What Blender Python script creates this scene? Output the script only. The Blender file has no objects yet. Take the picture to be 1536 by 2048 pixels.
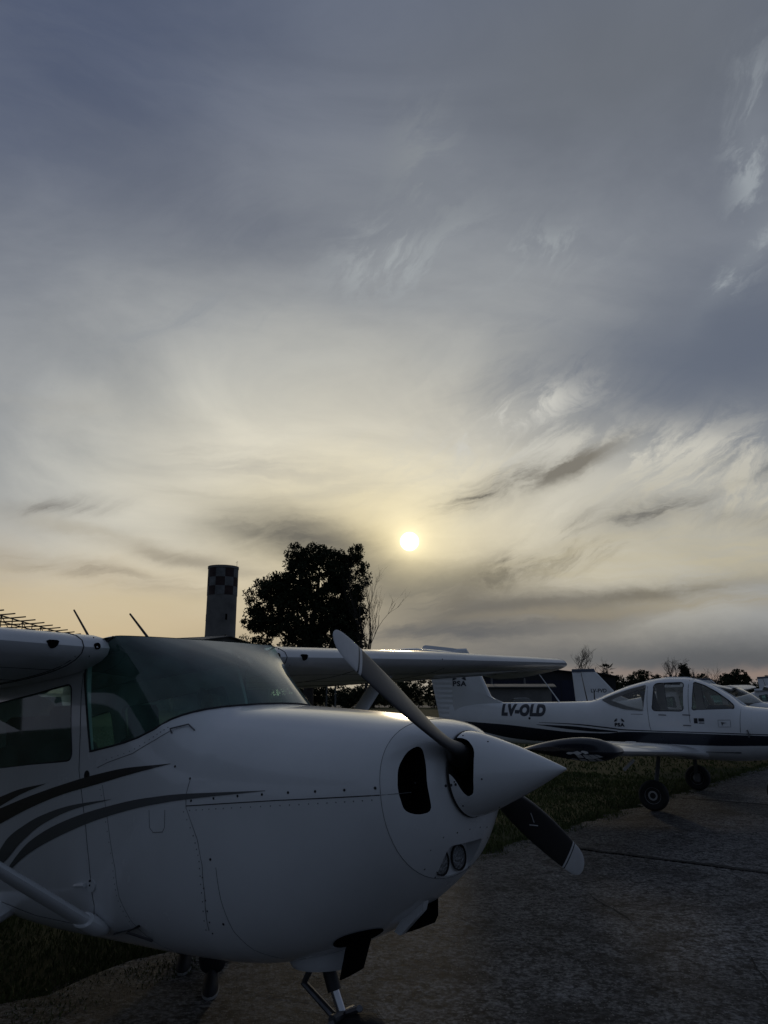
import bpy, bmesh, math, random
import numpy as np
from mathutils import Vector, Matrix, noise as mnoise
random.seed(7); np.random.seed(7)
sc = bpy.context.scene
C = sc.collection
R = math.radians
# ------------------------------------------------------------------ camera
cam_d = bpy.data.cameras.new('camera'); cam = bpy.data.objects.new('camera', cam_d); C.objects.link(cam)
CAMH = 1.704
cam.location = (0, 0, CAMH)
cam.rotation_euler = (R(90) + math.atan(366.5 / 1520.0), 0, 0)
cam_d.sensor_fit = 'VERTICAL'; cam_d.sensor_height = 32.0; cam_d.lens = 32.0 * 1520 / 2048
cam_d.clip_start = 0.05; cam_d.clip_end = 6000
sc.camera = cam
# ------------------------------------------------------------------ world: evening sky with veil cloud, streaks and a veiled sun
SUN_AZ, SUN_EL = 0.0342, 0.1977
W = bpy.data.worlds.new('World'); sc.world = W; W.use_nodes = True
nt = W.node_tree; nt.nodes.clear(); L = nt.links
def N(t, **k):
    n = nt.nodes.new(t)
    for a, b in k.items(): setattr(n, a, b)
    return n
def put(sock, v):
    if isinstance(v, bpy.types.NodeSocket): L.new(v, sock)
    else: sock.default_value = v
def M(op, a, b=None, c=None, clamp=False):
    n = N('ShaderNodeMath', operation=op, use_clamp=clamp); put(n.inputs[0], a)
    if b is not None: put(n.inputs[1], b)
    if c is not None: put(n.inputs[2], c)
    return n.outputs[0]
def MIX(f, a, b, blend='MIX'):
    n = N('ShaderNodeMix', data_type='RGBA', blend_type=blend)
    put(n.inputs[0], f)
    for s, v in ((n.inputs[6], a), (n.inputs[7], b)): put(s, v if isinstance(v, bpy.types.NodeSocket) else (*v, 1))
    return n.outputs[2]
geo = N('ShaderNodeTexCoord'); sep = N('ShaderNodeSeparateXYZ'); L.new(geo.outputs['Generated'], sep.inputs[0])
dx, dy, dz = sep.outputs
AZ = M('ARCTAN2', dx, dy); EL = M('ARCSINE', dz)
def VEC(a, b, c):
    n = N('ShaderNodeCombineXYZ'); put(n.inputs[0], a); put(n.inputs[1], b); put(n.inputs[2], c); return n.outputs[0]
def NOISE(vec, scale, detail, rough=.55, dist=0.0):
    n = N('ShaderNodeTexNoise'); L.new(vec, n.inputs['Vector'])
    n.inputs['Scale'].default_value = scale; n.inputs['Detail'].default_value = detail
    n.inputs['Roughness'].default_value = rough; n.inputs['Distortion'].default_value = dist
    return n
# streak coordinates: cirrus fibres rise to the right; the veil is stretched sideways
def rot(az, el, deg, sa, sb):
    c_, s_ = math.cos(R(deg)), math.sin(R(deg))
    return VEC(M('MULTIPLY_ADD', az, c_ * sa, M('MULTIPLY', el, s_ * sa)), M('MULTIPLY_ADD', el, c_ * sb, M('MULTIPLY', az, -s_ * sb)), 3.7)
nw = NOISE(VEC(dx, dy, M('MULTIPLY', dz, 1.6)), 6.0, 6, .62)
nwc = N('ShaderNodeSeparateColor'); L.new(nw.outputs['Color'], nwc.inputs[0])
NX, NY, NZ = (M('SUBTRACT', o, .5) for o in nwc.outputs[:3])
nb = NOISE(VEC(M('ADD', dx, M('MULTIPLY', dz, .35)), dy, M('MULTIPLY', dz, 2.6)), 2.4, 7, .58, .7)
BROAD = nb.outputs[0]
fz = M('ADD', AZ, M('MULTIPLY', NX, .05)); fe = M('ADD', EL, M('MULTIPLY', NY, .05))
FINE = NOISE(rot(fz, fe, 24, 4.5, 15), 1.0, 9, .64, .9).outputs[0]       # fibres
FINE2 = NOISE(rot(fz, fe, 30, 7, 17), 1.0, 9, .64, .7).outputs[0]       # torn edges
FINE3 = NOISE(rot(fz, fe, 4, 3.2, 22), 1.0, 8, .58, .5).outputs[0]       # flat streaks low down
WA = M('ADD', AZ, M('MULTIPLY', NX, .055)); WE = M('ADD', EL, M('MULTIPLY', NY, .045))
# veil: brightness falls off with the distance from the sun
da = M('MULTIPLY', M('SUBTRACT', M('ADD', AZ, M('MULTIPLY', NX, .05)), SUN_AZ - .05), .60)
de = M('SUBTRACT', M('ADD', EL, M('MULTIPLY', NZ, .05)), SUN_EL)
DIST = M('SQRT', M('ADD', M('MULTIPLY', da, da), M('MULTIPLY', de, de)))
ramp = N('ShaderNodeValToRGB'); L.new(M('DIVIDE', DIST, 1.5, clamp=True), ramp.inputs[0])
cr = ramp.color_ramp
stops = [(0.0, (.78, .67, .42)), (.05, (.75, .675, .49)), (.10, (.69, .65, .54)), (.16, (.505, .50, .46)), (.205, (.350, .362, .368)), (.265, (.242, .260, .292)),
         (.34, (.176, .196, .242)), (.44, (.130, .152, .208)), (.62, (.094, .115, .170)), (.80, (.078, .099, .142)), (1.0, (.075, .095, .136))]
while len(cr.elements) < len(stops): cr.elements.new(.5)
for e, (p, c) in zip(cr.elements, stops): e.position = p; e.color = (*c, 1)
col = ramp.outputs[0]
# clear sky above the veil
sky = N('ShaderNodeTexSky', sky_type='NISHITA'); sky.sun_disc = False
sky.sun_elevation = SUN_EL; sky.sun_rotation = SUN_AZ; sky.air_density = 1.3; sky.dust_density = 2.0
skyd = MIX(1.0, sky.outputs[0], (.012, .012, .012), 'MULTIPLY')
col = MIX(M('MULTIPLY', M('SUBTRACT', .60, BROAD, clamp=True), .5, clamp=True), col, MIX(1.0, skyd, (.014, .018, .028), 'ADD'))
col = MIX(1.0, col, MIX(M('MULTIPLY_ADD', M('SUBTRACT', BROAD, .5), 1.5, .5, clamp=True), (.76, .79, .84), (1.24, 1.22, 1.17)), 'MULTIPLY')
def SM(v, a, b):
    n = N('ShaderNodeMapRange', interpolation_type='SMOOTHSTEP'); L.new(v, n.inputs[0]); n.inputs[1].default_value = a; n.inputs[2].default_value = b; return n.outputs[0]
P1, P2, P3 = SM(FINE, .43, .62), SM(FINE2, .455, .62), SM(FINE3, .38, .64)
def blob(col, az, el, a, b, rot_, c, s, pat=None, soft=.5):
    """one cloud bank, streak or gap at a compass direction; a, b half sizes in radians; pat = fibre pattern, soft = share left without it"""
    u = M('SUBTRACT', WA, az); v = M('SUBTRACT', WE, el); c_, s_ = math.cos(R(rot_)), math.sin(R(rot_))
    p = M('MULTIPLY_ADD', u, c_ / a, M('MULTIPLY', v, s_ / a)); q = M('MULTIPLY_ADD', v, c_ / b, M('MULTIPLY', u, -s_ / b))
    g = M('EXPONENT', M('MULTIPLY', M('ADD', M('MULTIPLY', p, p), M('MULTIPLY', q, q)), -1.0))
    f = M('MULTIPLY', g, s)
    if pat is not None: f = M('MULTIPLY', f, M('MULTIPLY_ADD', pat, (1 - soft) * 1.6, soft * .8))
    return MIX(M('MINIMUM', f, 1.0), col, c)
BL = [
 # upper sky: bluer gaps and greyer veil
 (-.46, .73, .30, .15, 20, (.056, .077, .142), .85, P3, .9),
 (-.22, .60, .26, .06, -18, (.115, .132, .176), .55, P1, .85),
 (.38, .74, .34, .14, 0, (.138, .152, .172), .7, None),
 (.48, .405, .30, .11, 4, (.112, .134, .182), .92, None),
 (.28, .40, .17, .065, 0, (.125, .148, .195), .6, P1, .6),
 # warm band low on the left
 (-.45, .06, .55, .085, 0, (.64, .475, .25), .8, None),
 (-.35, .11, .45, .05, 0, (.60, .50, .32), .6, P3, .6),
 # grey banks round and below the sun
 (-.11, .200, .17, .036, -14, (.135, .128, .112), 1.0, P3, .75),
 (-.035, .172, .10, .032, -32, (.118, .112, .104), 1.0, P1, .8),
 (.07, .132, .14, .036, 4, (.108, .105, .104), 1.05, P3, .7),
 (.42, .040, .46, .040, 0, (.112, .116, .122), 1.0, None),
 (.08, .075, .20, .050, 0, (.100, .106, .118), .95, P3, .75),
 (.17, .104, .17, .026, 0, (.112, .113, .117), .95, P3, .65),
 (.30, .120, .17, .016, 3, (.130, .122, .112), 1.0, P3, .5),
 (.42, .108, .16, .010, 0, (.34, .30, .22), .7, P3, .3),
 (.20, .100, .12, .008, 0, (.30, .26, .19), .6, P3, .3),
 # torn dark streaks right of the sun, pale wisps over them
 (.17, .160, .10, .020, 28, (.130, .120, .105), 1.15, P1, .35),
 (.27, .178, .10, .016, 18, (.185, .170, .140), 1.0, P1, .2),
 (.32, .285, .24, .040, -6, (.58, .565, .505), 1.0, P2, .12),
 (.40, .235, .28, .045, -4, (.54, .51, .42), .85, P2, .45),
 (.36, .165, .30, .035, 0, (.52, .46, .31), .75, P3, .55),
 (.165, .352, .095, .026, 16, (.60, .59, .54), 1.1, P2, .2),
 (.145, .262, .075, .016, 22, (.170, .158, .135), 1.1, P1, .45),
 (.25, .287, .065, .014, 22, (.21, .195, .165), 1.0, P1, .4),
 (.34, .218, .065, .015, 10, (.165, .16, .148), 1.1, P1, .5),
 (.45, .205, .09, .013, -5, (.20, .19, .165), .9, P1, .3),
 (.50, .27, .08, .018, 0, (.19, .20, .205), .7, P1, .3),
 # left side streaks
 (-.42, .222, .065, .012, 8, (.215, .205, .188), .9, P1, .5),
 (-.40, .150, .17, .012, -6, (.35, .305, .235), .9, P3, .4),
 (-.28, .175, .15, .012, -10, (.38, .34, .265), .8, P3, .4),
 (-.20, .30, .22, .03, -10, (.42, .40, .35), .5, P3, .3),
 # high wisps
 (.035, .557, .10, .040, 8, (.36, .385, .40), 1.0, P2, .3),
 (.20, .552, .10, .026, 0, (.31, .335, .355), .9, P2, .2),
 (.06, .64, .05, .075, 0, (.23, .25, .275), .9, P2, .25),
 (.52, .61, .032, .085, -8, (.30, .33, .36), .95, P2, .3),
 (.49, .505, .085, .016, 38, (.30, .33, .36), 1.0, P2, .3),
 (-.25, .47, .16, .035, 25, (.27, .29, .315), .5, P1, .2),
 # dusty pink line over the right horizon
 (.44, .024, .25, .008, 0, (.30, .22, .18), .8, None),
]
for b in BL: col = blob(col, *b)
# warm aureole and the veiled disc
sd = (math.sin(SUN_AZ) * math.cos(SUN_EL), math.cos(SUN_AZ) * math.cos(SUN_EL), math.sin(SUN_EL))
dot = M('ADD', M('ADD', M('MULTIPLY', dx, sd[0]), M('MULTIPLY', dy, sd[1])), M('MULTIPLY', dz, sd[2]))
ang = M('ARCCOSINE', M('MINIMUM', dot, .9999999))
def addc(col, f, c): return MIX(1.0, col, MIX(f, (0, 0, 0), c), 'ADD')
col = addc(col, M('EXPONENT', M('DIVIDE', ang, -.034)), (.55, .46, .24))
col = addc(col, M('EXPONENT', M('DIVIDE', ang, -.009)), (.8, .7, .42))
disc = N('ShaderNodeMapRange', interpolation_type='SMOOTHSTEP'); L.new(ang, disc.inputs[0])
for i, v in zip((1, 2, 3, 4), (.0105, .0128, 1.0, 0.0)): disc.inputs[i].default_value = v
col = addc(col, disc.outputs[0], (7.0, 6.2, 4.4))
# below the horizon the world is only seen by stray rays
under = N('ShaderNodeMapRange'); L.new(dz, under.inputs[0])
for i, v in zip((1, 2, 3, 4), (-.03, 0.0, 0.0, 1.0)): under.inputs[i].default_value = v
col = MIX(under.outputs[0], (.02, .02, .018), col)
bg = N('ShaderNodeBackground'); L.new(col, bg.inputs[0]); bg.inputs[1].default_value = 1.0
wo = N('ShaderNodeOutputWorld'); L.new(bg.outputs[0], wo.inputs[0])
W.cycles.sampling_method = 'MANUAL'; W.cycles.sample_map_resolution = 1024
# ------------------------------------------------------------------ sun
sl = bpy.data.lights.new('sun', 'SUN'); sl.energy = 0.16; sl.angle = R(2.5); sl.color = (1.0, .80, .52)
so = bpy.data.objects.new('sun', sl); C.objects.link(so)
so.rotation_euler = Vector((-sd[0], -sd[1], -sd[2])).to_track_quat('-Z', 'Y').to_euler(); so.location = (0, 0, 40)
# ------------------------------------------------------------------ exposure
vs_ = sc.view_settings; vs_.view_transform = 'Standard'; vs_.look = 'None'; vs_.exposure = 0; vs_.gamma = 1; vs_.use_curve_mapping = False
sc.cycles.use_denoising = True; sc.cycles.max_bounces = 8; sc.cycles.transparent_max_bounces = 24
sc.cycles.sample_clamp_indirect = 4.0; sc.cycles.caustics_reflective = False; sc.cycles.caustics_refractive = False
# ================================================================== helpers
def mat(name, base=(.5, .5, .5), rough=.5, metal=0.0, coat=0.0, var=0.0, vscale=3.0, bump=0.0, bscale=40.0, spec=.5, col2=None, emit=None):
    m = bpy.data.materials.new(name); m.use_nodes = True; t = m.node_tree; b = t.nodes['Principled BSDF']
    b.inputs['Base Color'].default_value = (*base, 1); b.inputs['Roughness'].default_value = rough
    b.inputs['Metallic'].default_value = metal; b.inputs['Coat Weight'].default_value = coat; b.inputs['Specular IOR Level'].default_value = spec
    if var or bump:
        tc = t.nodes.new('ShaderNodeTexCoord')
        if var:
            n = t.nodes.new('ShaderNodeTexNoise'); n.inputs['Scale'].default_value = vscale; n.inputs['Detail'].default_value = 6; n.inputs['Roughness'].default_value = .65
            t.links.new(tc.outputs['Object'], n.inputs['Vector'])
            mx = t.nodes.new('ShaderNodeMix'); mx.data_type = 'RGBA'
            c2 = col2 or tuple(c * (1 - var) for c in base); c1 = base if col2 else tuple(min(1, c * (1 + var * .5)) for c in base)
            mx.inputs[6].default_value = (*c1, 1); mx.inputs[7].default_value = (*c2, 1)
            mr = t.nodes.new('ShaderNodeMapRange'); mr.inputs[1].default_value = .35; mr.inputs[2].default_value = .7
            t.links.new(n.outputs[0], mr.inputs[0]); t.links.new(mr.outputs[0], mx.inputs[0]); t.links.new(mx.outputs[2], b.inputs['Base Color'])
            rr = t.nodes.new('ShaderNodeMapRange'); rr.inputs[3].default_value = max(.03, rough - .08); rr.inputs[4].default_value = min(1, rough + .1)
            t.links.new(n.outputs[0], rr.inputs[0]); t.links.new(rr.outputs[0], b.inputs['Roughness'])
        if bump:
            n2 = t.nodes.new('ShaderNodeTexNoise'); n2.inputs['Scale'].default_value = bscale; n2.inputs['Detail'].default_value = 5
            t.links.new(tc.outputs['Object'], n2.inputs['Vector'])
            bp = t.nodes.new('ShaderNodeBump'); bp.inputs['Strength'].default_value = bump; bp.inputs['Distance'].default_value = .02
            t.links.new(n2.outputs[0], bp.inputs['Height']); t.links.new(bp.outputs[0], b.inputs['Normal'])
    return m
def glass_mat(name, tint, dust=.03, dustcol=(.55, .6, .58), refl=1.0):
    m = bpy.data.materials.new(name); m.use_nodes = True; t = m.node_tree; t.nodes.clear()
    o = t.nodes.new('ShaderNodeOutputMaterial'); tr = t.nodes.new('ShaderNodeBsdfTransparent'); tr.inputs[0].default_value = (*tint, 1)
    gl = t.nodes.new('ShaderNodeBsdfGlossy'); gl.inputs['Roughness'].default_value = .035; gl.inputs[0].default_value = (refl, refl, refl, 1)
    df = t.nodes.new('ShaderNodeBsdfDiffuse'); df.inputs[0].default_value = (*dustcol, 1)
    tl = t.nodes.new('ShaderNodeBsdfTranslucent'); tl.inputs[0].default_value = (*dustcol, 1)
    md = t.nodes.new('ShaderNodeMixShader'); md.inputs[0].default_value = .5; t.links.new(df.outputs[0], md.inputs[1]); t.links.new(tl.outputs[0], md.inputs[2])
    tc = t.nodes.new('ShaderNodeTexCoord'); n = t.nodes.new('ShaderNodeTexNoise'); n.inputs['Scale'].default_value = 6; n.inputs['Detail'].default_value = 6
    t.links.new(tc.outputs['Object'], n.inputs['Vector'])
    mr = t.nodes.new('ShaderNodeMapRange'); mr.inputs[1].default_value = .3; mr.inputs[2].default_value = .75; mr.inputs[3].default_value = dust * .5; mr.inputs[4].default_value = dust * 1.6
    t.links.new(n.outputs[0], mr.inputs[0])
    m1 = t.nodes.new('ShaderNodeMixShader'); t.links.new(mr.outputs[0], m1.inputs[0]); t.links.new(tr.outputs[0], m1.inputs[1]); t.links.new(md.outputs[0], m1.inputs[2])
    lw = t.nodes.new('ShaderNodeLayerWeight'); lw.inputs[0].default_value = .5; pw = t.nodes.new('ShaderNodeMath'); pw.operation = 'POWER'; t.links.new(lw.outputs['Facing'], pw.inputs[0]); pw.inputs[1].default_value = 5
    fr = t.nodes.new('ShaderNodeMath'); fr.operation = 'MULTIPLY_ADD'; t.links.new(pw.outputs[0], fr.inputs[0]); fr.inputs[1].default_value = .92; fr.inputs[2].default_value = .065
    m2 = t.nodes.new('ShaderNodeMixShader'); t.links.new(fr.outputs[0], m2.inputs[0]); t.links.new(m1.outputs[0], m2.inputs[1]); t.links.new(gl.outputs[0], m2.inputs[2])
    t.links.new(m2.outputs[0], o.inputs[0]); return m

class MB:
    def __init__(s): s.v = []; s.f = []
    def add(s, vs, fs):
        o = len(s.v); s.v += [tuple(map(float, p)) for p in vs]; s.f += [tuple(i + o for i in f) for f in fs]; return s
    def grid(s, rows, cu=False, cv=False, flip=False):
        """rows: list of equally long point lists"""
        n, m = len(rows), len(rows[0]); fs = []
        for i in range(n - (0 if cu else 1)):
            for j in range(m - (0 if cv else 1)):
                a, b = i * m + j, i * m + (j + 1) % m; c, d = ((i + 1) % n) * m + (j + 1) % m, ((i + 1) % n) * m + j
                fs.append((a, d, c, b) if flip else (a, b, c, d))
        return s.add([p for r in rows for p in r], fs)
    def loft(s, rows, cap0=True, cap1=True):
        """closed rings; end caps as fans"""
        m = len(rows[0]); o = len(s.v); s.grid(rows, cv=True)
        for k, on, rev in ((0, cap0, True), (len(rows) - 1, cap1, False)):
            if on:
                c = np.mean(np.array(rows[k]), axis=0); ci = len(s.v); s.v.append(tuple(map(float, c))); b = o + k * m
                for j in range(m):
                    q = (b + j, b + (j + 1) % m, ci); s.f.append(q[::-1] if rev else q)
        return s
    def box(s, x0, x1, y0, y1, z0, z1):
        vs = [(x, y, z) for x in (x0, x1) for y in (y0, y1) for z in (z0, z1)]
        return s.add(vs, [(0, 1, 3, 2), (4, 6, 7, 5), (0, 4, 5, 1), (2, 3, 7, 6), (0, 2, 6, 4), (1, 5, 7, 3)])
    def tube(s, pts, r, n=8, cap=True, flat=1.0):
        pts = [Vector(p) for p in pts]; rs = r if isinstance(r, (list, tuple)) else [r] * len(pts); rows = []
        ref = None
        for i, p in enumerate(pts):
            d = (pts[min(i + 1, len(pts) - 1)] - pts[max(i - 1, 0)]).normalized()
            if ref is None: ref = Vector((0, 0, 1)) if abs(d.z) < .9 else Vector((1, 0, 0))
            a = d.cross(ref).normalized(); b = a.cross(d).normalized(); ref = b
            rows.append([p + (a * math.cos(2 * math.pi * k / n) + b * math.sin(2 * math.pi * k / n) * flat) * rs[i] for k in range(n)])
        return s.loft([[tuple(q) for q in r_] for r_ in rows], cap, cap)
    def lathe(s, prof, n=24, axis='x', center=(0, 0, 0)):
        rows = []
        for (a, r) in prof:
            ring = []
            for k in range(n):
                c_, s_ = math.cos(2 * math.pi * k / n) * r, math.sin(2 * math.pi * k / n) * r
                p = (a, c_, s_) if axis == 'x' else (s_, a, c_) if axis == 'y' else (c_, s_, a)
                ring.append(tuple(p[i] + center[i] for i in range(3)))
            rows.append(ring)
        return s.loft(rows)
    def prism(s, poly, a0, a1, axis='y'):
        """poly in the two other axes, extruded along axis"""
        def P(u, v, a): return {'y': (u, a, v), 'x': (a, u, v), 'z': (u, v, a)}[axis]
        n = len(poly); vs = [P(u, v, a0) for u, v in poly] + [P(u, v, a1) for u, v in poly]
        fs = [tuple(range(n))[::-1], tuple(range(n, 2 * n))] + [(i, (i + 1) % n, n + (i + 1) % n, n + i) for i in range(n)]
        return s.add(vs, fs)
    def mesh(s, name, m, smooth=True, angle=35, merge=None):
        me = bpy.data.meshes.new(name); me.from_pydata(s.v, [], s.f)
        bm = bmesh.new(); bm.from_mesh(me)
        if merge: bmesh.ops.remove_doubles(bm, verts=bm.verts, dist=merge)
        bmesh.ops.recalc_face_normals(bm, faces=bm.faces)
        for f in bm.faces: f.smooth = smooth
        if smooth:
            ca = math.cos(R(angle))
            for e in bm.edges:
                if len(e.link_faces) == 2 and e.link_faces[0].normal.dot(e.link_faces[1].normal) < ca: e.smooth = False
        bm.to_mesh(me); bm.free()
        if m: me.materials.append(m)
        return me
    def build(s, name, m, parent=None, smooth=True, angle=35, merge=None):
        return link(name, s.mesh(name, m, smooth, angle, merge), parent)
def link(name, me, parent=None):
    o = bpy.data.objects.new(name, me); C.objects.link(o)
    if parent is not None:
        o.parent = parent
        if 'bx' in parent: o.location = (-parent['bx'], -parent['by'], -parent['bz'])
    return o
def tag(o, label=None, cat=None, group=None, kind=None):
    for k, v in (('label', label), ('category', cat), ('group', group), ('kind', kind)):
        if v: o[k] = v
    return o
def empty(name, loc, rot=(0, 0, 0)):
    o = bpy.data.objects.new(name, None); C.objects.link(o); o.location = loc; o.rotation_euler = rot; o.empty_display_size = .3; return o
def boolean(o, cutters, op='DIFFERENCE'):
    for c in cutters:
        md = o.modifiers.new('b', 'BOOLEAN'); md.object = c; md.operation = op; md.solver = 'EXACT'; md.material_mode = 'TRANSFER'
    bpy.context.view_layer.update()
    dg = bpy.context.evaluated_depsgraph_get(); me = bpy.data.meshes.new_from_object(o.evaluated_get(dg)); o.modifiers.clear()
    o.data = me
    for c in cutters: bpy.data.objects.remove(c)
    return o
def smooth_angle(o, angle=35):
    bm = bmesh.new(); bm.from_mesh(o.data); ca = math.cos(R(angle))
    for f in bm.faces: f.smooth = True
    for e in bm.edges: e.smooth = not (len(e.link_faces) == 2 and e.link_faces[0].normal.dot(e.link_faces[1].normal) < ca)
    bm.to_mesh(o.data); bm.free()
def pchip(xs, ys):
    """monotone cubic through a table (xs ascending)"""
    xs = np.array(xs, float); ys = np.array(ys, float); h = np.diff(xs); d = np.diff(ys) / h; m = np.zeros(len(xs)); m[0], m[-1] = d[0], d[-1]
    for i in range(1, len(xs) - 1):
        if d[i - 1] * d[i] > 0:
            w1, w2 = 2 * h[i] + h[i - 1], h[i] + 2 * h[i - 1]; m[i] = (w1 + w2) / (w1 / d[i - 1] + w2 / d[i])
    def f(x):
        x = min(max(x, xs[0]), xs[-1]); i = min(int(np.searchsorted(xs, x, 'right')) - 1, len(xs) - 2); i = max(i, 0); t = (x - xs[i]) / h[i]
        return float((1 + 2 * t) * (1 - t) ** 2 * ys[i] + t * (1 - t) ** 2 * h[i] * m[i] + t * t * (3 - 2 * t) * ys[i + 1] + t * t * (t - 1) * h[i] * m[i + 1])
    return f
class Hull:
    """fuselage: cross sections are two half superellipses; table rows x, w, zt, zb, zc, nu, nl with x falling"""
    def __init__(s, tab):
        tab = sorted(tab); xs = [r[0] for r in tab]; s.fn = [pchip(xs, [r[k] for r in tab]) for k in range(1, 7)]
    def at(s, x): return [f(x) for f in s.fn]
    def pt(s, x, a, off=0.0):
        """a: 0 = starboard widest, +pi/2 top, -pi/2 bottom, pi = port"""
        w, zt, zb, zc, nu, nl = s.at(x); n = nu if math.sin(a) >= 0 else nl; h = (zt - zc) if math.sin(a) >= 0 else (zc - zb)
        c_, s_ = math.cos(a), math.sin(a)
        return (x, -(w - off) * math.copysign(abs(c_) ** (2 / n), c_), zc + (h - off) * math.copysign(abs(s_) ** (2 / n), s_))
    def side(s, x, z):
        w, zt, zb, zc, nu, nl = s.at(x)
        r = min(1, (z - zc) / (zt - zc)) if z >= zc else min(1, (zc - z) / (zc - zb)); n = nu if z >= zc else nl
        return w * max(0, 1 - r ** n) ** (1 / n)
    def angle(s, x, z):
        w, zt, zb, zc, nu, nl = s.at(x)
        if z >= zc: return math.asin(min(1, ((z - zc) / (zt - zc))) ** (nu / 2))
        return -math.asin(min(1, ((zc - z) / (zc - zb))) ** (nl / 2))
    def ring(s, x, n=56, off=0.0): return [s.pt(x, 2 * math.pi * (k + .5) / n, off) for k in range(n)]
    def conform(s, pts, off=.003, sgn=-1):
        """(x, z) pairs laid on the starboard (-1) or port side"""
        return [(x, sgn * (s.side(x, z) + off), z) for x, z in pts]
def text_mesh(txt, size, mapper, m, name, bold=0.0, shear=0.0, space=1.0, xs=1.0, sub=True):
    cu = bpy.data.curves.new('t', 'FONT'); cu.body = txt; cu.size = size; cu.offset = bold; cu.shear = shear; cu.space_character = space
    cu.align_x = 'CENTER'; cu.align_y = 'CENTER'; cu.resolution_u = 4
    o = bpy.data.objects.new('t', cu); C.objects.link(o); bpy.context.view_layer.update()
    me = bpy.data.meshes.new_from_object(o.evaluated_get(bpy.context.evaluated_depsgraph_get())); bpy.data.objects.remove(o)
    bm = bmesh.new(); bm.from_mesh(me); bmesh.ops.triangulate(bm, faces=bm.faces)
    for _ in range(3):
        lim = size * .12; es = [e for e in bm.edges if e.calc_length() > lim]
        if es: bmesh.ops.subdivide_edges(bm, edges=es, cuts=1); bmesh.ops.triangulate(bm, faces=bm.faces)
    bm.to_mesh(me); bm.free()
    for v in me.vertices: v.co = Vector(mapper(v.co.x * xs, v.co.y))
    me.materials.clear(); me.materials.append(m); me.name = name
    return me
def strip(curve_lo, curve_hi): return [[a, b] for a, b in zip(curve_lo, curve_hi)]
# ================================================================== materials
WHITE = mat('white_paint', (.80, .81, .82), .24, coat=.6, var=.06, vscale=2.2, bump=.035, bscale=3.2)
WHITE2 = mat('aged_white_paint', (.72, .73, .74), .32, coat=.25, var=.10, vscale=3, bump=.04, bscale=4)
BLACKP = mat('black_paint', (.012, .012, .014), .3, coat=.3)
GREYP = mat('grey_paint', (.11, .115, .12), .3, coat=.3)
NAVY = mat('dark_navy_paint', (.012, .015, .026), .28, coat=.3, var=.2, vscale=6)
SEAM = mat('dark_seam', (.03, .03, .032), .8); LINE = mat('panel_gap', (.17, .175, .18), .8)
VOID = mat('soot_and_hole_shade', (.004, .004, .004), .9, spec=.05)  # near-black for the sooty exhaust and for painted-in darkness inside openings
RUBBER = mat('tyre_rubber', (.016, .016, .017), .75, var=.3, vscale=20, bump=.3, bscale=60)
BLADE = mat('propeller_black', (.018, .018, .019), .36, var=.3, vscale=9)
BLADE_TIP = mat('blade_tip_white', (.66, .66, .66), .4, var=.1, vscale=15)
CHROME = mat('polished_steel', (.6, .6, .62), .18, metal=1.0)
STEEL = mat('dull_steel', (.16, .16, .17), .45, metal=.8, var=.3, vscale=12)
DARKM = mat('dark_metal', (.03, .03, .032), .5, metal=.3)
INTERIOR = mat('cabin_trim', (.06, .062, .064), .8, var=.2, vscale=6)
DASH = mat('dash_black', (.012, .012, .013), .7)
SEATM = mat('seat_fabric', (.05, .05, .055), .9, bump=.2)
GLASS_G = glass_mat('green_tinted_acrylic', (.60, .84, .74), .24, (.30, .54, .48))
GLASS_C = glass_mat('smoke_tinted_acrylic', (.88, .88, .85), .07, (.5, .5, .47))
LENS = mat('lamp_lens', (.22, .23, .24), .15, metal=.6, bump=.5, bscale=90)
RIM = mat('wheel_rim', (.45, .45, .45), .4, var=.2, vscale=12)
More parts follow.
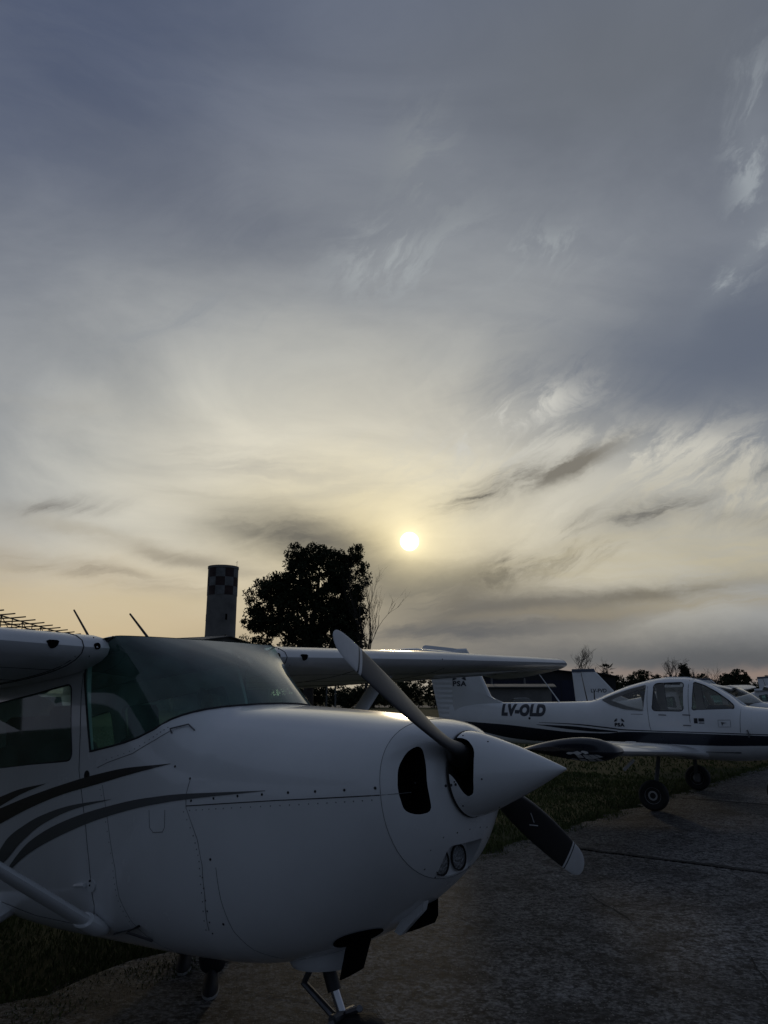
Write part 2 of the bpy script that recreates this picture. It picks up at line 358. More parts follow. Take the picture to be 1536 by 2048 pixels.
# ================================================================== ground
def conc_mat():
    m = bpy.data.materials.new('weathered_concrete'); m.use_nodes = True; t = m.node_tree; b = t.nodes['Principled BSDF']; l = t.links
    def n_(ty, **k):
        n = t.nodes.new(ty)
        for a, v in k.items(): n.inputs[a].default_value = v
        return n
    geo_ = t.nodes.new('ShaderNodeNewGeometry'); P = geo_.outputs['Position']
    a = n_('ShaderNodeTexNoise', Scale=.55, Detail=8, Roughness=.62, Distortion=.6); l.new(P, a.inputs['Vector'])
    f = n_('ShaderNodeTexNoise', Scale=34, Detail=7, Roughness=.75); l.new(P, f.inputs['Vector'])
    v = n_('ShaderNodeTexVoronoi', Scale=58); l.new(P, v.inputs['Vector'])
    st = n_('ShaderNodeTexNoise', Scale=1.7, Detail=5, Roughness=.6, Distortion=1.2); l.new(P, st.inputs['Vector'])
    def ramp_(src, pts):
        r = t.nodes.new('ShaderNodeValToRGB'); l.new(src, r.inputs[0])
        while len(r.color_ramp.elements) < len(pts): r.color_ramp.elements.new(.5)
        for e, (p, c) in zip(r.color_ramp.elements, pts): e.position = p; e.color = (*c, 1)
        return r.outputs[0]
    pt = n_('ShaderNodeTexNoise', Scale=15, Detail=7, Roughness=.72); l.new(P, pt.inputs['Vector'])
    pit = ramp_(pt.outputs[0], [(.42, (.16, .16, .16)), (.50, (1, 1, 1))])
    base = ramp_(a.outputs[0], [(.32, (.074, .073, .072)), (.5, (.115, .114, .113)), (.68, (.155, .156, .158))])
    stain = ramp_(st.outputs[0], [(.37, (.46, .455, .45)), (.51, (1, 1, 1))])
    grain = ramp_(f.outputs[0], [(.41, (.25, .25, .25)), (.5, (.95, .95, .95)), (.60, (2.3, 2.3, 2.3))])
    def mul(x, y):
        n = t.nodes.new('ShaderNodeMix'); n.data_type = 'RGBA'; n.blend_type = 'MULTIPLY'; n.inputs[0].default_value = 1
        l.new(x, n.inputs[6]); l.new(y, n.inputs[7]); return n.outputs[2]
    c = mul(mul(mul(base, stain), grain), pit)
    sp = t.nodes.new('ShaderNodeSeparateColor'); l.new(v.outputs['Color'], sp.inputs[0])
    gt = t.nodes.new('ShaderNodeMath'); gt.operation = 'GREATER_THAN'; gt.inputs[1].default_value = .88; l.new(sp.outputs[0], gt.inputs[0])
    ds = t.nodes.new('ShaderNodeMath'); ds.operation = 'LESS_THAN'; ds.inputs[1].default_value = .30; l.new(v.outputs['Distance'], ds.inputs[0])
    mm = t.nodes.new('ShaderNodeMath'); mm.operation = 'MULTIPLY'; l.new(gt.outputs[0], mm.inputs[0]); l.new(ds.outputs[0], mm.inputs[1])
    m3 = t.nodes.new('ShaderNodeMix'); m3.data_type = 'RGBA'; l.new(mm.outputs[0], m3.inputs[0]); l.new(c, m3.inputs[6]); m3.inputs[7].default_value = (.26, .25, .235, 1)
    l.new(m3.outputs[2], b.inputs['Base Color'])
    rr = t.nodes.new('ShaderNodeMapRange'); rr.inputs[3].default_value = .55; rr.inputs[4].default_value = .95; l.new(f.outputs[0], rr.inputs[0]); l.new(rr.outputs[0], b.inputs['Roughness'])
    b.inputs['Specular IOR Level'].default_value = .25
    bp = t.nodes.new('ShaderNodeBump'); bp.inputs['Strength'].default_value = .9; bp.inputs['Distance'].default_value = .012
    ad = t.nodes.new('ShaderNodeMath'); ad.operation = 'ADD'; l.new(f.outputs[0], ad.inputs[0]); l.new(mm.outputs[0], ad.inputs[1]); l.new(ad.outputs[0], bp.inputs['Height'])
    l.new(bp.outputs[0], b.inputs['Normal']); return m
CONC = conc_mat()
SOIL = mat('field_soil', (.046, .052, .020), .95, var=.5, vscale=.6, bump=.6, bscale=9, spec=.1, col2=(.065, .062, .03))
def grass_mat():
    m = bpy.data.materials.new('grass_blades'); m.use_nodes = True; t = m.node_tree; b = t.nodes['Principled BSDF']
    g = t.nodes.new('ShaderNodeNewGeometry'); n = t.nodes.new('ShaderNodeTexNoise'); n.inputs['Scale'].default_value = 1.3; n.inputs['Detail'].default_value = 4
    t.links.new(g.outputs['Position'], n.inputs['Vector'])
    r = t.nodes.new('ShaderNodeValToRGB'); r.color_ramp.elements[0].position = .35; r.color_ramp.elements[0].color = (.050, .075, .022, 1)
    r.color_ramp.elements[1].position = .68; r.color_ramp.elements[1].color = (.105, .118, .038, 1)
    t.links.new(n.outputs[0], r.inputs[0]); t.links.new(r.outputs[0], b.inputs['Base Color']); b.inputs['Roughness'].default_value = .7; b.inputs['Specular IOR Level'].default_value = .2
    return m
GRASS = grass_mat()
GE = Vector((.6172, .7868, 0)); GN = Vector((.7868, -.6172, 0)); G0 = Vector((1.13, 9.12, 0))   # grass edge: along, towards the apron
# field: one sheet out to the horizon
bmf = MB(); S_ = [-4000, -1200, -400, -150, -60, -25, -10, 0, 10, 25, 60, 150, 400, 1200, 4000]
bmf.grid([[(x, y, 0) for x in S_] for y in [-300, -100, -30, -10] + [0, 5, 10, 15, 20, 30, 50, 90, 160, 300, 700, 1600, 4500]])
tag(bmf.build('field', SOIL, smooth=False), kind='structure')
apron = MB()
def gp(s, n, z=0): p = G0 + GE * s + GN * n; return (p.x, p.y, z)
apron.add([gp(-14, .02, .004), gp(70, .02, .004), gp(70, 30, .004), gp(-14, 30, .004)], [(0, 1, 2, 3)])
apron_o = tag(apron.build('apron', mat('joint_dirt', (.012, .011, .010), .95), smooth=False), kind='structure')
rg = random.Random(3)
S0 = .73   # first joint along the edge
slab_s = [S0 - 14.6, S0 - 8.6, S0] + [S0 + 5.15 * k for k in range(1, 13)]
for i in range(len(slab_s) - 1):
    for j in range(7):
        n0, n1 = j * 4.2, (j + 1) * 4.2; a0, a1 = slab_s[i] + .016, slab_s[i + 1] - .016; n0 += .01; n1 -= .01; mb = MB()
        top, bot = [], []
        def edge(p, q, k, amp):
            return [(p[0] + (q[0] - p[0]) * t / k, p[1] + (q[1] - p[1]) * t / k) for t in range(k)], amp
        loop = []
        for (p, q, k) in (((a0, n0), (a1, n0), 26), ((a1, n0), (a1, n1), 16), ((a1, n1), (a0, n1), 20), ((a0, n1), (a0, n0), 16)):
            for t in range(k):
                f = t / k; s_ = p[0] + (q[0] - p[0]) * f; n_ = p[1] + (q[1] - p[1]) * f
                jit = .012 if not (j == 0 and p[1] == n0 and q[1] == n0) else .16
                if t: s_ += rg.uniform(-.012, .012); n_ += (rg.uniform(-jit, jit) if jit < .1 else abs(rg.gauss(0, .10)) - .02)
                loop.append((s_, n_))
        z1 = .02 + rg.uniform(-.004, .004); m_ = len(loop)
        inner = [(s_ + (.5 * (a0 + a1) - s_) * .006, n_ + (.5 * (n0 + n1) - n_) * .006) for s_, n_ in loop]
        vs = [gp(s_, n_, 0) for s_, n_ in loop] + [gp(s_, n_, z1 - .006) for s_, n_ in loop] + [gp(s_, n_, z1) for s_, n_ in inner]
        fs = [(k, (k + 1) % m_, m_ + (k + 1) % m_, m_ + k) for k in range(m_)] + [(m_ + k, m_ + (k + 1) % m_, 2 * m_ + (k + 1) % m_, 2 * m_ + k) for k in range(m_)] + [tuple(range(2 * m_, 3 * m_))]
        mb.add(vs, fs).build('concrete_slab', CONC, apron_o, smooth=False)
# a crack wandering over the near slabs
ck = MB()
def crack(pts, wid, z=.0275):
    rows = []; p = [Vector((*gp(*q), )) for q in pts]; fine = []
    for a, b in zip(p[:-1], p[1:]):
        for t in range(8): fine.append(a.lerp(b, t / 8) + Vector((rg.gauss(0, .012), rg.gauss(0, .012), 0)))
    for i, q in enumerate(fine):
        d = (fine[min(i + 1, len(fine) - 1)] - fine[max(0, i - 1)]).normalized(); nn = Vector((-d.y, d.x, 0)); w = wid * rg.uniform(.25, 1)
        rows.append([(q.x + nn.x * w, q.y + nn.y * w, z), (q.x - nn.x * w, q.y - nn.y * w, z)])
    ck.grid(rows)
crack([(-1.0, 1.6), (-1.7, 2.3), (-2.0, 3.2), (-2.9, 3.6), (-3.3, 4.4)], .006)
crack([(-2.2, .3), (-2.35, 1.0), (-2.6, 1.7), (-2.75, 2.4), (-3.0, 3.1), (-3.05, 3.9)], .005)
crack([(-4.5, 1.0), (-4.2, 1.8), (-4.6, 2.6), (-4.4, 3.4)], .005)
crack([(1.6, .9), (2.4, 1.8), (2.2, 3.0), (3.3, 3.9)], .006)
crack([(.73, .5), (.76, 2), (.72, 5), (.75, 9), (.73, 16), (.73, 28)], .055)
crack([(5.88, .3), (5.9, 2), (5.86, 5), (5.88, 12), (5.88, 28)], .06)
ck.build('crack', mat('crack_dirt', (.012, .012, .011), .95), apron_o, smooth=False)
# grass: tufts near the camera thinning with distance; dirt ragged edge
def blades(n, smin, smax, nmin, nmax, h, w, seed, dens=None):
    r = np.random.RandomState(seed); s_ = r.uniform(smin, smax, n); q = r.uniform(nmin, nmax, n)
    cx = G0.x + GE.x * s_ + GN.x * q; cy = G0.y + GE.y * s_ + GN.y * q
    cl = .6 + .8 * np.abs(np.sin(cx * 2.1 + 1.3 * np.sin(cy * 1.7)) * np.cos(cy * 1.9 + cx))
    hh = h * cl * r.uniform(.5, 1.3, n); a = r.uniform(0, 2 * np.pi, n); ww = w * r.uniform(.6, 1.3, n); ln = hh * r.uniform(.1, .8, n); la = r.uniform(0, 2 * np.pi, n)
    dxv, dyv = np.cos(a) * ww, np.sin(a) * ww; lx, ly = np.cos(la) * ln, np.sin(la) * ln
    V = np.stack([np.stack([cx - dxv, cy - dyv, 0 * cx], 1), np.stack([cx + dxv, cy + dyv, 0 * cx], 1),
                  np.stack([cx + dxv * .7 + lx * .4, cy + dyv * .7 + ly * .4, hh * .6], 1), np.stack([cx + lx, cy + ly, hh], 1),
                  np.stack([cx - dxv * .7 + lx * .4, cy - dyv * .7 + ly * .4, hh * .6], 1)], 1).reshape(-1, 3)
    return V
def mesh_np(name, V, per, polys, m):
    n = len(V) // per; me = bpy.data.meshes.new(name); me.vertices.add(len(V)); me.vertices.foreach_set('co', V.astype(np.float32).ravel())
    loops = np.concatenate([np.array(p) for p in polys]); sizes = np.array([len(p) for p in polys])
    idx = (np.arange(n)[:, None] * per + loops[None, :]).ravel(); me.loops.add(len(idx)); me.loops.foreach_set('vertex_index', idx.astype(np.int32))
    st = np.concatenate([[0], np.cumsum(sizes)[:-1]]); starts = (np.arange(n)[:, None] * len(loops) + st[None, :]).ravel()
    me.polygons.add(n * len(polys)); me.polygons.foreach_set('loop_start', starts.astype(np.int32)); me.update(calc_edges=True); me.validate(); me.materials.append(m)
    return me
Vg = np.concatenate([blades(26000, -7.5, -2.5, -3.2, .10, .05, .0045, 1), blades(70000, -2.5, 9, -9, .12, .042, .008, 2),
                     blades(60000, 5, 40, -34, .1, .06, .018, 3), blades(9000, -7, 14, -.15, .28, .05, .006, 4), blades(7000, -7.5, -3.0, .0, .55, .04, .005, 6)])
tag(link('grass', mesh_np('grass', Vg, 5, [(0, 1, 2, 4), (4, 2, 3)], GRASS)), 'short patchy winter grass beside the concrete apron', 'grass', kind='stuff')
# loose aggregate on the worn concrete
r_ = np.random.RandomState(5); n_ = 2600
ps = r_.uniform(-6.3, -1.5, n_); pn = np.abs(r_.normal(.9, .9, n_)) + .1
gx = G0.x + GE.x * ps + GN.x * pn; gy = G0.y + GE.y * ps + GN.y * pn; rad = r_.uniform(.0015, .0048, n_) ** 1.0
oc = np.array([(1, 0, 0), (-1, 0, 0), (0, 1, 0), (0, -1, 0), (0, 0, .7), (0, 0, -.3)])
Vp = (np.stack([gx, gy, 0 * gx + .025], 1)[:, None, :] + oc[None] * rad[:, None, None] * r_.uniform(.6, 1.3, (n_, 6, 1))).reshape(-1, 3)
PEB = mat('pale_pebbles', (.30, .29, .27), .35, var=.5, vscale=30)
tag(link('loose_gravel', mesh_np('loose_gravel', Vp, 6, [(0, 2, 4), (2, 1, 4), (1, 3, 4), (3, 0, 4), (2, 0, 5), (1, 2, 5), (3, 1, 5), (0, 3, 5)], PEB)),
    'loose pale gravel scattered on the worn concrete under the nose', 'gravel', kind='stuff')
# ================================================================== white high-wing aeroplane in the foreground
# aircraft frame: origin at the propeller hub, x forward, y to its left, z up
BASEOFF = {}
_link = link
def link(name, me, parent=None):
    o = bpy.data.objects.new(name, me); C.objects.link(o)
    if parent is not None:
        o.parent = parent
        if parent.name in BASEOFF: o.location = [-c for c in BASEOFF[parent.name]]
    return o
PHI, TH = .6816, .0956; HUB = Vector((.3732, 3.2321, 1.3986))
ROT = (0, -TH, -PHI)
HW = Hull([(-.036, .176, .162, -.17, 0, 2, 2), (-.042, .218, .172, -.20, 0, 2.1, 2), (-.056, .272, .184, -.24, 0, 2.2, 2), (-.085, .332, .199, -.29, -.01, 2.35, 2),
 (-.125, .383, .213, -.34, -.02, 2.45, 2.05), (-.165, .415, .224, -.388, -.03, 2.5, 2.1), (-.30, .445, .247, -.49, -.05, 2.5, 2.2), (-.54, .476, .287, -.625, -.07, 2.5, 2.4),
 (-.80, .50, .325, -.71, -.08, 2.6, 2.7), (-1.05, .522, .36, -.752, -.08, 2.7, 2.9), (-1.145, .528, .374, -.757, -.08, 2.75, 3), (-1.16, .529, .377, -.758, -.08, 2.8, 3),
 (-1.21, .532, .403, -.759, -.08, 2.8, 3), (-1.29, .536, .461, -.76, -.08, 2.9, 3), (-1.37, .54, .525, -.76, -.08, 3, 3), (-1.45, .543, .63, -.76, -.08, 3.1, 3),
 (-1.6, .549, .80, -.758, -.08, 3.4, 3), (-1.94, .557, 1.0, -.75, -.08, 4, 3), (-2.6, .56, 1.0, -.735, -.08, 4, 3), (-3.2, .55, 1.0, -.70, -.08, 4, 2.8), (-4.0, .48, .95, -.58, -.08, 3.5, 2.6)])
ZB = pchip([-1.94, -1.6, -1.45, -1.37, -1.29, -1.21, -1.16, -1.145], [.212, .245, .285, .325, .35, .367, .372, .374])   # sill of the windscreen
def rounded(poly, it=2):
    for _ in range(it):
        q = []
        for (a, b) in zip(poly, poly[1:] + poly[:1]):
            q += [(a[0] * .8 + b[0] * .2, a[1] * .8 + b[1] * .2), (a[0] * .2 + b[0] * .8, a[1] * .2 + b[1] * .8)]
        poly = q
    return poly
def fillet(poly, r, k=5):
    """round each corner with radius about r"""
    out = []; n = len(poly)
    for i in range(n):
        p0, p, p1 = (Vector((*poly[j % n], 0)) for j in (i - 1, i, i + 1)); a, b = p0 - p, p1 - p; d = min(r, a.length * .45, b.length * .45)
        s0, s1 = p + a.normalized() * d, p + b.normalized() * d
        for t in range(k + 1):
            f = t / k; q = s0 * (1 - f) ** 2 + p * 2 * f * (1 - f) + s1 * f * f; out.append((q.x, q.y))
    return out
def airfoil(c, t=.13, camber=.02, n=15):
    xs = [.5 * (1 - math.cos(math.pi * k / n)) for k in range(n + 1)]
    yt = lambda x: 5 * t * (.2969 * x ** .5 - .126 * x - .3516 * x * x + .2843 * x ** 3 - .1036 * x ** 4)
    yc = lambda x: camber / .16 * (.8 * x - x * x) if x < .4 else camber / .36 * (.2 + .8 * x - x * x)
    up = [(x, yc(x) + yt(x)) for x in xs[::-1]]; lo = [(x, yc(x) - yt(x)) for x in xs[1:-1]]
    return [(x * c, y * c) for x, y in up + lo]
SCREW_ME = MB().lathe([(-.001, .0055), (.0015, .0055), (.0025, .003), (.0025, .0)], 8).mesh('screw', DARKM)
RIVET_P = MB().lathe([(-.001, .0028), (.0008, .0028), (.0014, .0)], 6).mesh('rivet', LINE)
RIVET_ME = MB().lathe([(-.001, .0035), (.001, .0035), (.0018, .0)], 6).mesh('rivet', DARKM)
def stud(parent, pos, nrm, me=None):
    me = me or SCREW_ME; o = link(me.name, me, parent); o.rotation_euler = Vector(nrm).to_track_quat('X', 'Z').to_euler()
    o.location = Vector(o.location) + Vector(pos); return o
def hull_stud(h, parent, x, z, me=None, sgn=-1):
    y = h.side(x, z); e = .004
    n = Vector((1, sgn * (h.side(x + e, z) - y) / e, 0)); t2 = Vector((0, sgn * (h.side(x, z + e) - y) / e, 1)); nn = n.cross(t2).normalized()
    if nn.y * sgn < 0: nn = -nn
    return stud(parent, (x, sgn * y, z), nn, me)
def resample(pts, k=6):
    out = []
    for a, b in zip(pts[:-1], pts[1:]): out += [tuple(a[i] + (b[i] - a[i]) * t / k for i in range(len(a))) for t in range(k)]
    return out + [pts[-1]]
def seam(h, parent, pts, w=.0014, both=True, m=None, name='panel_seam'):
    for sg in ((-1, 1) if both else (-1,)):
        MB().tube(h.conform(resample(pts, 5), .0002, sg), w, 4).build(name, m or LINE, parent, smooth=False)
def curve_stripe(h, parent, hi, lo, m, sgn=-1, off=.0025, k=8, name='stripe'):
    f1 = pchip([p[0] for p in hi], [p[1] for p in hi]); f0 = pchip([p[0] for p in lo], [p[1] for p in lo]); xa, xb = max(hi[0][0], lo[0][0]), min(hi[-1][0], lo[-1][0])
    rows = []
    for i in range(46):
        x = xa + (xb - xa) * i / 45; a, b = f0(x), f1(x)
        rows.append(h.conform([(x, a + (b - a) * j / k) for j in range(k + 1)], off, sgn))
    return MB().grid(rows).build(name, m, parent)

def make_highwing(root, near=True):
    H = HW
    # ---- fuselage shell, open at the top for the cabin
    def half(x, lo, sgn, top=None, n=22):
        t = ZB(x) if -1.94 <= x <= -1.145 else (.12 if x < -1.94 else None)
        a1 = math.pi / 2 if t is None else H.angle(x, t); a0 = -math.pi / 2 if lo is None else H.angle(x, lo)
        if top is not None: a1 = H.angle(x, top)
        return [(p[0], -sgn * -p[1] if sgn < 0 else -p[1], p[2]) for p in (H.pt(x, a0 + (a1 - a0) * k / n) for k in range(n + 1))]
    def shell(name, xs, lo, top, m):
        mb = MB()
        for sg in (-1, 1):
            rows = []
            for x in xs:
                r = half(x, lo, 1, top); rows.append([(p[0], sg * abs(p[1]), p[2]) for p in r])
            mb.grid(rows)
        return mb.build(name, m, root, merge=.0008)
    SZ = -.045
    cow_x = [-.165, -.2, -.25, -.3, -.37, -.45, -.54, -.63, -.72, -.8, -.88, -.96, -1.03]
    upc = shell('upper_cowling', cow_x, SZ, None, WHITE); loc = shell('lower_cowling', cow_x, None, SZ, WHITE)
    shell('fuselage', [-1.03, -1.09, -1.145, -1.16, -1.185, -1.21, -1.25, -1.29, -1.33, -1.37, -1.41, -1.45, -1.52, -1.6, -1.7, -1.8, -1.94], None, None, WHITE)
    shell('cabin_hull', [-1.9401, -2.1, -2.35, -2.6, -2.9, -3.2, -3.5, -3.8, -4.0], None, .12, WHITE)
    # ---- nose bowl with cooling inlets and a recessed lamp bay
    nb = MB().loft([H.ring(x, 64) for x in (-.036, -.038, -.042, -.048, -.056, -.068, -.085, -.104, -.125, -.145, -.1645)]).build('nose_bowl', WHITE, root)
    cut = []
    inl = fillet([(-.258, .128), (-.32, .105), (-.365, .05), (-.374, -.03), (-.352, -.105), (-.305, -.125), (-.245, -.12), (-.268, -.02)], .03)
    for sg in (1, -1):
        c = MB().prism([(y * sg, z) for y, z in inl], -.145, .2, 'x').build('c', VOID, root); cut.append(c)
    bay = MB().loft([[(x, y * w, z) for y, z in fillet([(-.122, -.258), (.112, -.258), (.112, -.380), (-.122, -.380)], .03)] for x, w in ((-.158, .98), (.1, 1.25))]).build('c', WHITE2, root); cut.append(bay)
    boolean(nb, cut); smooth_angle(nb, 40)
    for sg in (-1, 1):
        lamp = MB().lathe([(-.158, .0), (-.158, .046), (-.152, .047), (-.147, .044), (-.143, .027), (-.142, 0)], 24, center=(-.002, sg * .062 - .026, -.322)).build('landing_light', LENS, root)
        MB().lathe([(-.156, .047), (-.143, .051), (-.143, .048), (-.152, .046)], 24, center=(-.002, sg * .062 - .026, -.322)).build('lamp_rim', DARKM, lamp).location = (0, 0, 0)
    if near:
        for y, z in ((-.17, -.22), (-.10, -.212), (-.02, -.21), (.06, -.212), (.13, -.22), (.20, -.27), (.19, -.33), (-.21, -.26), (-.2, -.33), (-.12, -.372), (0, -.375), (.12, -.372)):
            # studs round the lamp bay: find the bowl surface by walking in along x
            x = .02
            while x > -.165 and H.side(x, z) < abs(y): x -= .002
            stud(nb, (x, y, z), (.8, 0, -.6), RIVET_ME).location = (x, y, z)
    # ---- spinner with blade cut-outs, hub core, back plate
    sp = MB().lathe([(-.022, .150), (-.020, .1655), (0, .1640), (.05, .150), (.10, .1325), (.2, .0935), (.3, .0495), (.36, .0215), (.385, .0095), (.396, .0042), (.3985, 0)], 48).build('spinner', WHITE, root)
    A = 1.0045; er = Vector((0, -math.sin(A), math.cos(A))); cut = []
    for sg in (1, -1):
        e = er * sg; et = Vector((1, 0, 0)).cross(e)
        pl = rounded([(-.09, -.07), (.02, -.075), (.075, -.02), (.08, .06), (.066, .125), (.03, .14), (.0, .09), (-.05, .065), (-.09, .065)], 2)
        rows = [[tuple(e * r + Vector((1, 0, 0)) * u + et * v) for u, v in pl] for r in (.055, .3)]
        cut.append(MB().loft(rows).build('c', VOID, root))
    boolean(sp, cut); smooth_angle(sp, 30)
    MB().lathe([(-.05, .05), (-.036, .150), (-.030, .168), (-.024, .168), (-.024, .05)], 40).build('spinner_backplate', DARKM, root)
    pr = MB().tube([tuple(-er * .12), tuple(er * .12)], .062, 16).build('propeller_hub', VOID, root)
    for k in range(10 if near else 0):
        a = 2 * math.pi * (k + .3) / 10
        for x, r in ((.0, .1637), (.105, .1308)) if k % 2 else ((.0, .1637),): stud(sp, (x, 0, 0), (1, 0, 0), RIVET_ME).location = (0, 0, 0); o = sp.children[-1]; o.location = (x, r * math.sin(a), r * math.cos(a)); o.rotation_euler = Vector((.35, math.sin(a), math.cos(a))).to_track_quat('X', 'Z').to_euler()
    # ---- blades
    sec = [(.06, .088, .080, 52), (.14, .088, .078, 48), (.19, .094, .066, 45), (.25, .108, .046, 41), (.33, .124, .032, 36), (.45, .138, .024, 30), (.58, .144, .019, 25), (.70, .140, .015, 21.5), (.80, .131, .012, 19), (.868, .121, .010, 18), (.905, .108, .008, 17.5), (.935, .084, .006, 17), (.952, .050, .004, 17), (.9585, .018, .003, 17)]
    fS = [pchip([s[0] for s in sec], [s[k] for s in sec]) for k in (1, 2, 3)]
    def blade_rows(rs, e, grow=0.0):
        et = Vector((1, 0, 0)).cross(e); rows = []
        for r in rs:
            c, t, b = fS[0](r) * .95 + grow, fS[1](r) + grow, R(fS[2](r)); ch = et * math.cos(b) + Vector((1, 0, 0)) * math.sin(b); nn = Vector((1, 0, 0)) * math.cos(b) - et * math.sin(b); ring = []
            cyl = max(0, min(1, (.22 - r) / .06))
            for k in range(20):
                a = 2 * math.pi * k / 20; u = math.cos(a) * c / 2 + c * .06 * (1 - cyl); v = math.sin(a) * t / 2 * (1.25 if math.sin(a) > 0 else .75 + .5 * cyl) * (1 - .35 * (1 - cyl) * (-math.cos(a) * .5 + .5))
                ring.append(tuple(e * r + ch * u + nn * v))
            rows.append(ring)
        return rows
    for sg in (1, -1):
        A2 = A if sg > 0 else A + .03; e = Vector((0, -math.sin(A2), math.cos(A2))) * sg
        bl = MB().loft(blade_rows([.06, .1, .14, .165, .19, .22, .25, .29, .33, .39, .45, .52, .58, .64, .70, .75, .795], e)).build('propeller_blade', BLADE, root)
        for nm, rs, m in (('tip_stripe', [.7951, .809], BLADE_TIP), ('tip_band', [.8091, .817], BLADE), ('blade_tip', [.8171, .83, .85, .868, .888, .905, .922, .935, .945, .952, .956, .9585], BLADE_TIP)):
            MB().loft(blade_rows(rs, e)).build(nm, m, bl).location = (0, 0, 0)
        if near and sg < 0:   # worn decal on the blade face
            for r0, r1, o0 in ((.40, .455, .012), (.44, .49, -.018)):
                c1 = blade_rows([r0, r1], e, .003); MB().tube([c1[0][4 if o0 > 0 else 6], c1[1][5]], .0022, 4).build('decal', BLADE_TIP, bl).location = (0, 0, 0)
    # ---- windscreen: patch between sill, roof edge and the two posts
    def poly(pts, n):
        d = [0]
        for a, b in zip(pts[:-1], pts[1:]): d.append(d[-1] + math.dist(a, b))
        f = [pchip(d, [p[i] for p in pts]) for i in range(3)]; return [tuple(g(d[-1] * k / n) for g in f) for k in range(n + 1)]
    Bs = [(x, H.side(x, ZB(x)), ZB(x)) for x in (-1.94, -1.8, -1.7, -1.6, -1.52, -1.45, -1.41, -1.37, -1.33, -1.29, -1.25, -1.21, -1.18, -1.16)] + [(-1.147, .06, .3738)]
    Bc = [(a, -b, c) for a, b, c in Bs] + [(-1.145, 0, .374)] + Bs[::-1]
    Tc = [(-1.752, .558, .768), (-1.748, .52, .775), (-1.744, .45, .777), (-1.740, .3, .779), (-1.738, .15, .780)]; Tc = [(a, -b, c) for a, b, c in Tc] + [(-1.737, 0, .780)] + Tc[::-1]
    Ls = [(-1.94, .5487, .212), (-1.97, .549, .34), (-2.005, .548, .5), (-2.025, .547, .60), (-1.99, .549, .67), (-1.88, .553, .725), (-1.752, .558, .768)]
    nu_, nv_ = 48, 18
    # side panes run from the post to a crease (first and last eighth), the front pane between the creases
    ns = nu_ // 8; sideB = [(a, -b, c) for a, b, c in Bs[:8]]; midB = [(a, -b, c) for a, b, c in Bs[7:]] + [(-1.145, 0, .374)] + Bs[7:][::-1]
    b0 = poly(sideB, ns); b1 = poly(midB, nu_ - 2 * ns); B_ = b0 + b1[1:-1] + [(p[0], -p[1], p[2]) for p in b0[::-1]]
    c0 = Tc[0]; c1 = (c0[0] + .006, c0[1] * .985, c0[2] + .004); t0 = poly([c0, c1], ns); t1 = poly([c1] + Tc[1:-1] + [(c1[0], -c1[1], c1[2])], nu_ - 2 * ns); T_ = t0 + t1[1:-1] + [(p[0], -p[1], p[2]) for p in t0[::-1]]
    L_ = poly([(a, -b, c) for a, b, c in Ls], nv_); R_ = poly(Ls, nv_)
    rows = []
    for j in range(nv_ + 1):
        v = j / nv_; row = []
        for i in range(nu_ + 1):
            u = i / nu_; wl, wr_ = max(0, 1 - i / ns), max(0, 1 - (nu_ - i) / ns); P = []
            for k in range(3):
                P.append((1 - v) * B_[i][k] + v * T_[i][k] + wl * (L_[j][k] - (1 - v) * B_[0][k] - v * T_[0][k]) + wr_ * (R_[j][k] - (1 - v) * B_[-1][k] - v * T_[-1][k]))
            bul = .03 * math.sin(math.pi * v) * max(0, math.sin(math.pi * (i - ns) / (nu_ - 2 * ns))) ** .6 if ns < i < nu_ - ns else 0
            row.append((P[0] + bul * .5, P[1], P[2] + bul * .8))
        rows.append(row)
    MB().grid(rows).build('windscreen', GLASS_G if near else GLASS_C, root)
    MB().tube([(p[0] + .002, p[1], p[2] + .002) for p in B_], .005, 5).build('windscreen_seal', SEAM, root)
    MB().tube([(p[0], p[1] * 1.004, p[2]) for p in L_], .006, 5).build('windscreen_post_seal', SEAM, root); MB().tube([(p[0], p[1] * 1.004, p[2]) for p in R_], .006, 5).build('windscreen_post_seal', SEAM, root)
    # ---- cabin sides: posts and door frames with window openings
    xf = lambda z: -1.94 - max(0, z - .212) * .22
    for sg in (-1, 1):
        out, inn = [], []
        zs = [.12, .17, .212, .26, .32, .4, .48, .56, .62, .68, .74, .80]
        cols = 30
        for z in zs:
            xs = [xf(z) + (-4.0 - xf(z)) * k / cols for k in range(cols + 1)]
            out.append([(x, sg * (H.side(x, z) - .0005), z) for x in xs]); inn.append([(x, sg * (H.side(x, z) - .024), z) for x in xs])
        ring = [out[0] + inn[0][::-1]] + [out[i] + inn[i][::-1] for i in range(1, len(zs))]
        pn = MB().loft(ring).build('cabin_side', WHITE, root, angle=30)
        w1 = fillet([(-2.168, .575), (-2.10, .180), (-3.25, .165), (-3.33, .54)], .05); w2 = fillet([(-3.46, .53), (-3.40, .20), (-3.78, .25), (-3.85, .48)], .05)
        cs = [MB().prism(w, sg * .3, sg * .8, 'y').build('c', SEAM, root) for w in (w1, w2)]
        boolean(pn, cs); smooth_angle(pn, 30)
        for w in (w1, w2):
            q = [(x, sg * (H.side(x, z) - .012), z) for x, z in w]; c = tuple(np.mean(np.array(q), axis=0)); mb = MB(); mb.add(q + [c], [(i, (i + 1) % len(q), len(q)) for i in range(len(q))])
            mb.build('side_window', GLASS_G, root)
            MB().tube([(x, sg * (H.side(x, z) + .0), z) for x, z in w] + [(w[0][0], sg * H.side(*w[0]), w[0][1])], .0045, 4).build('window_seal', SEAM, root)
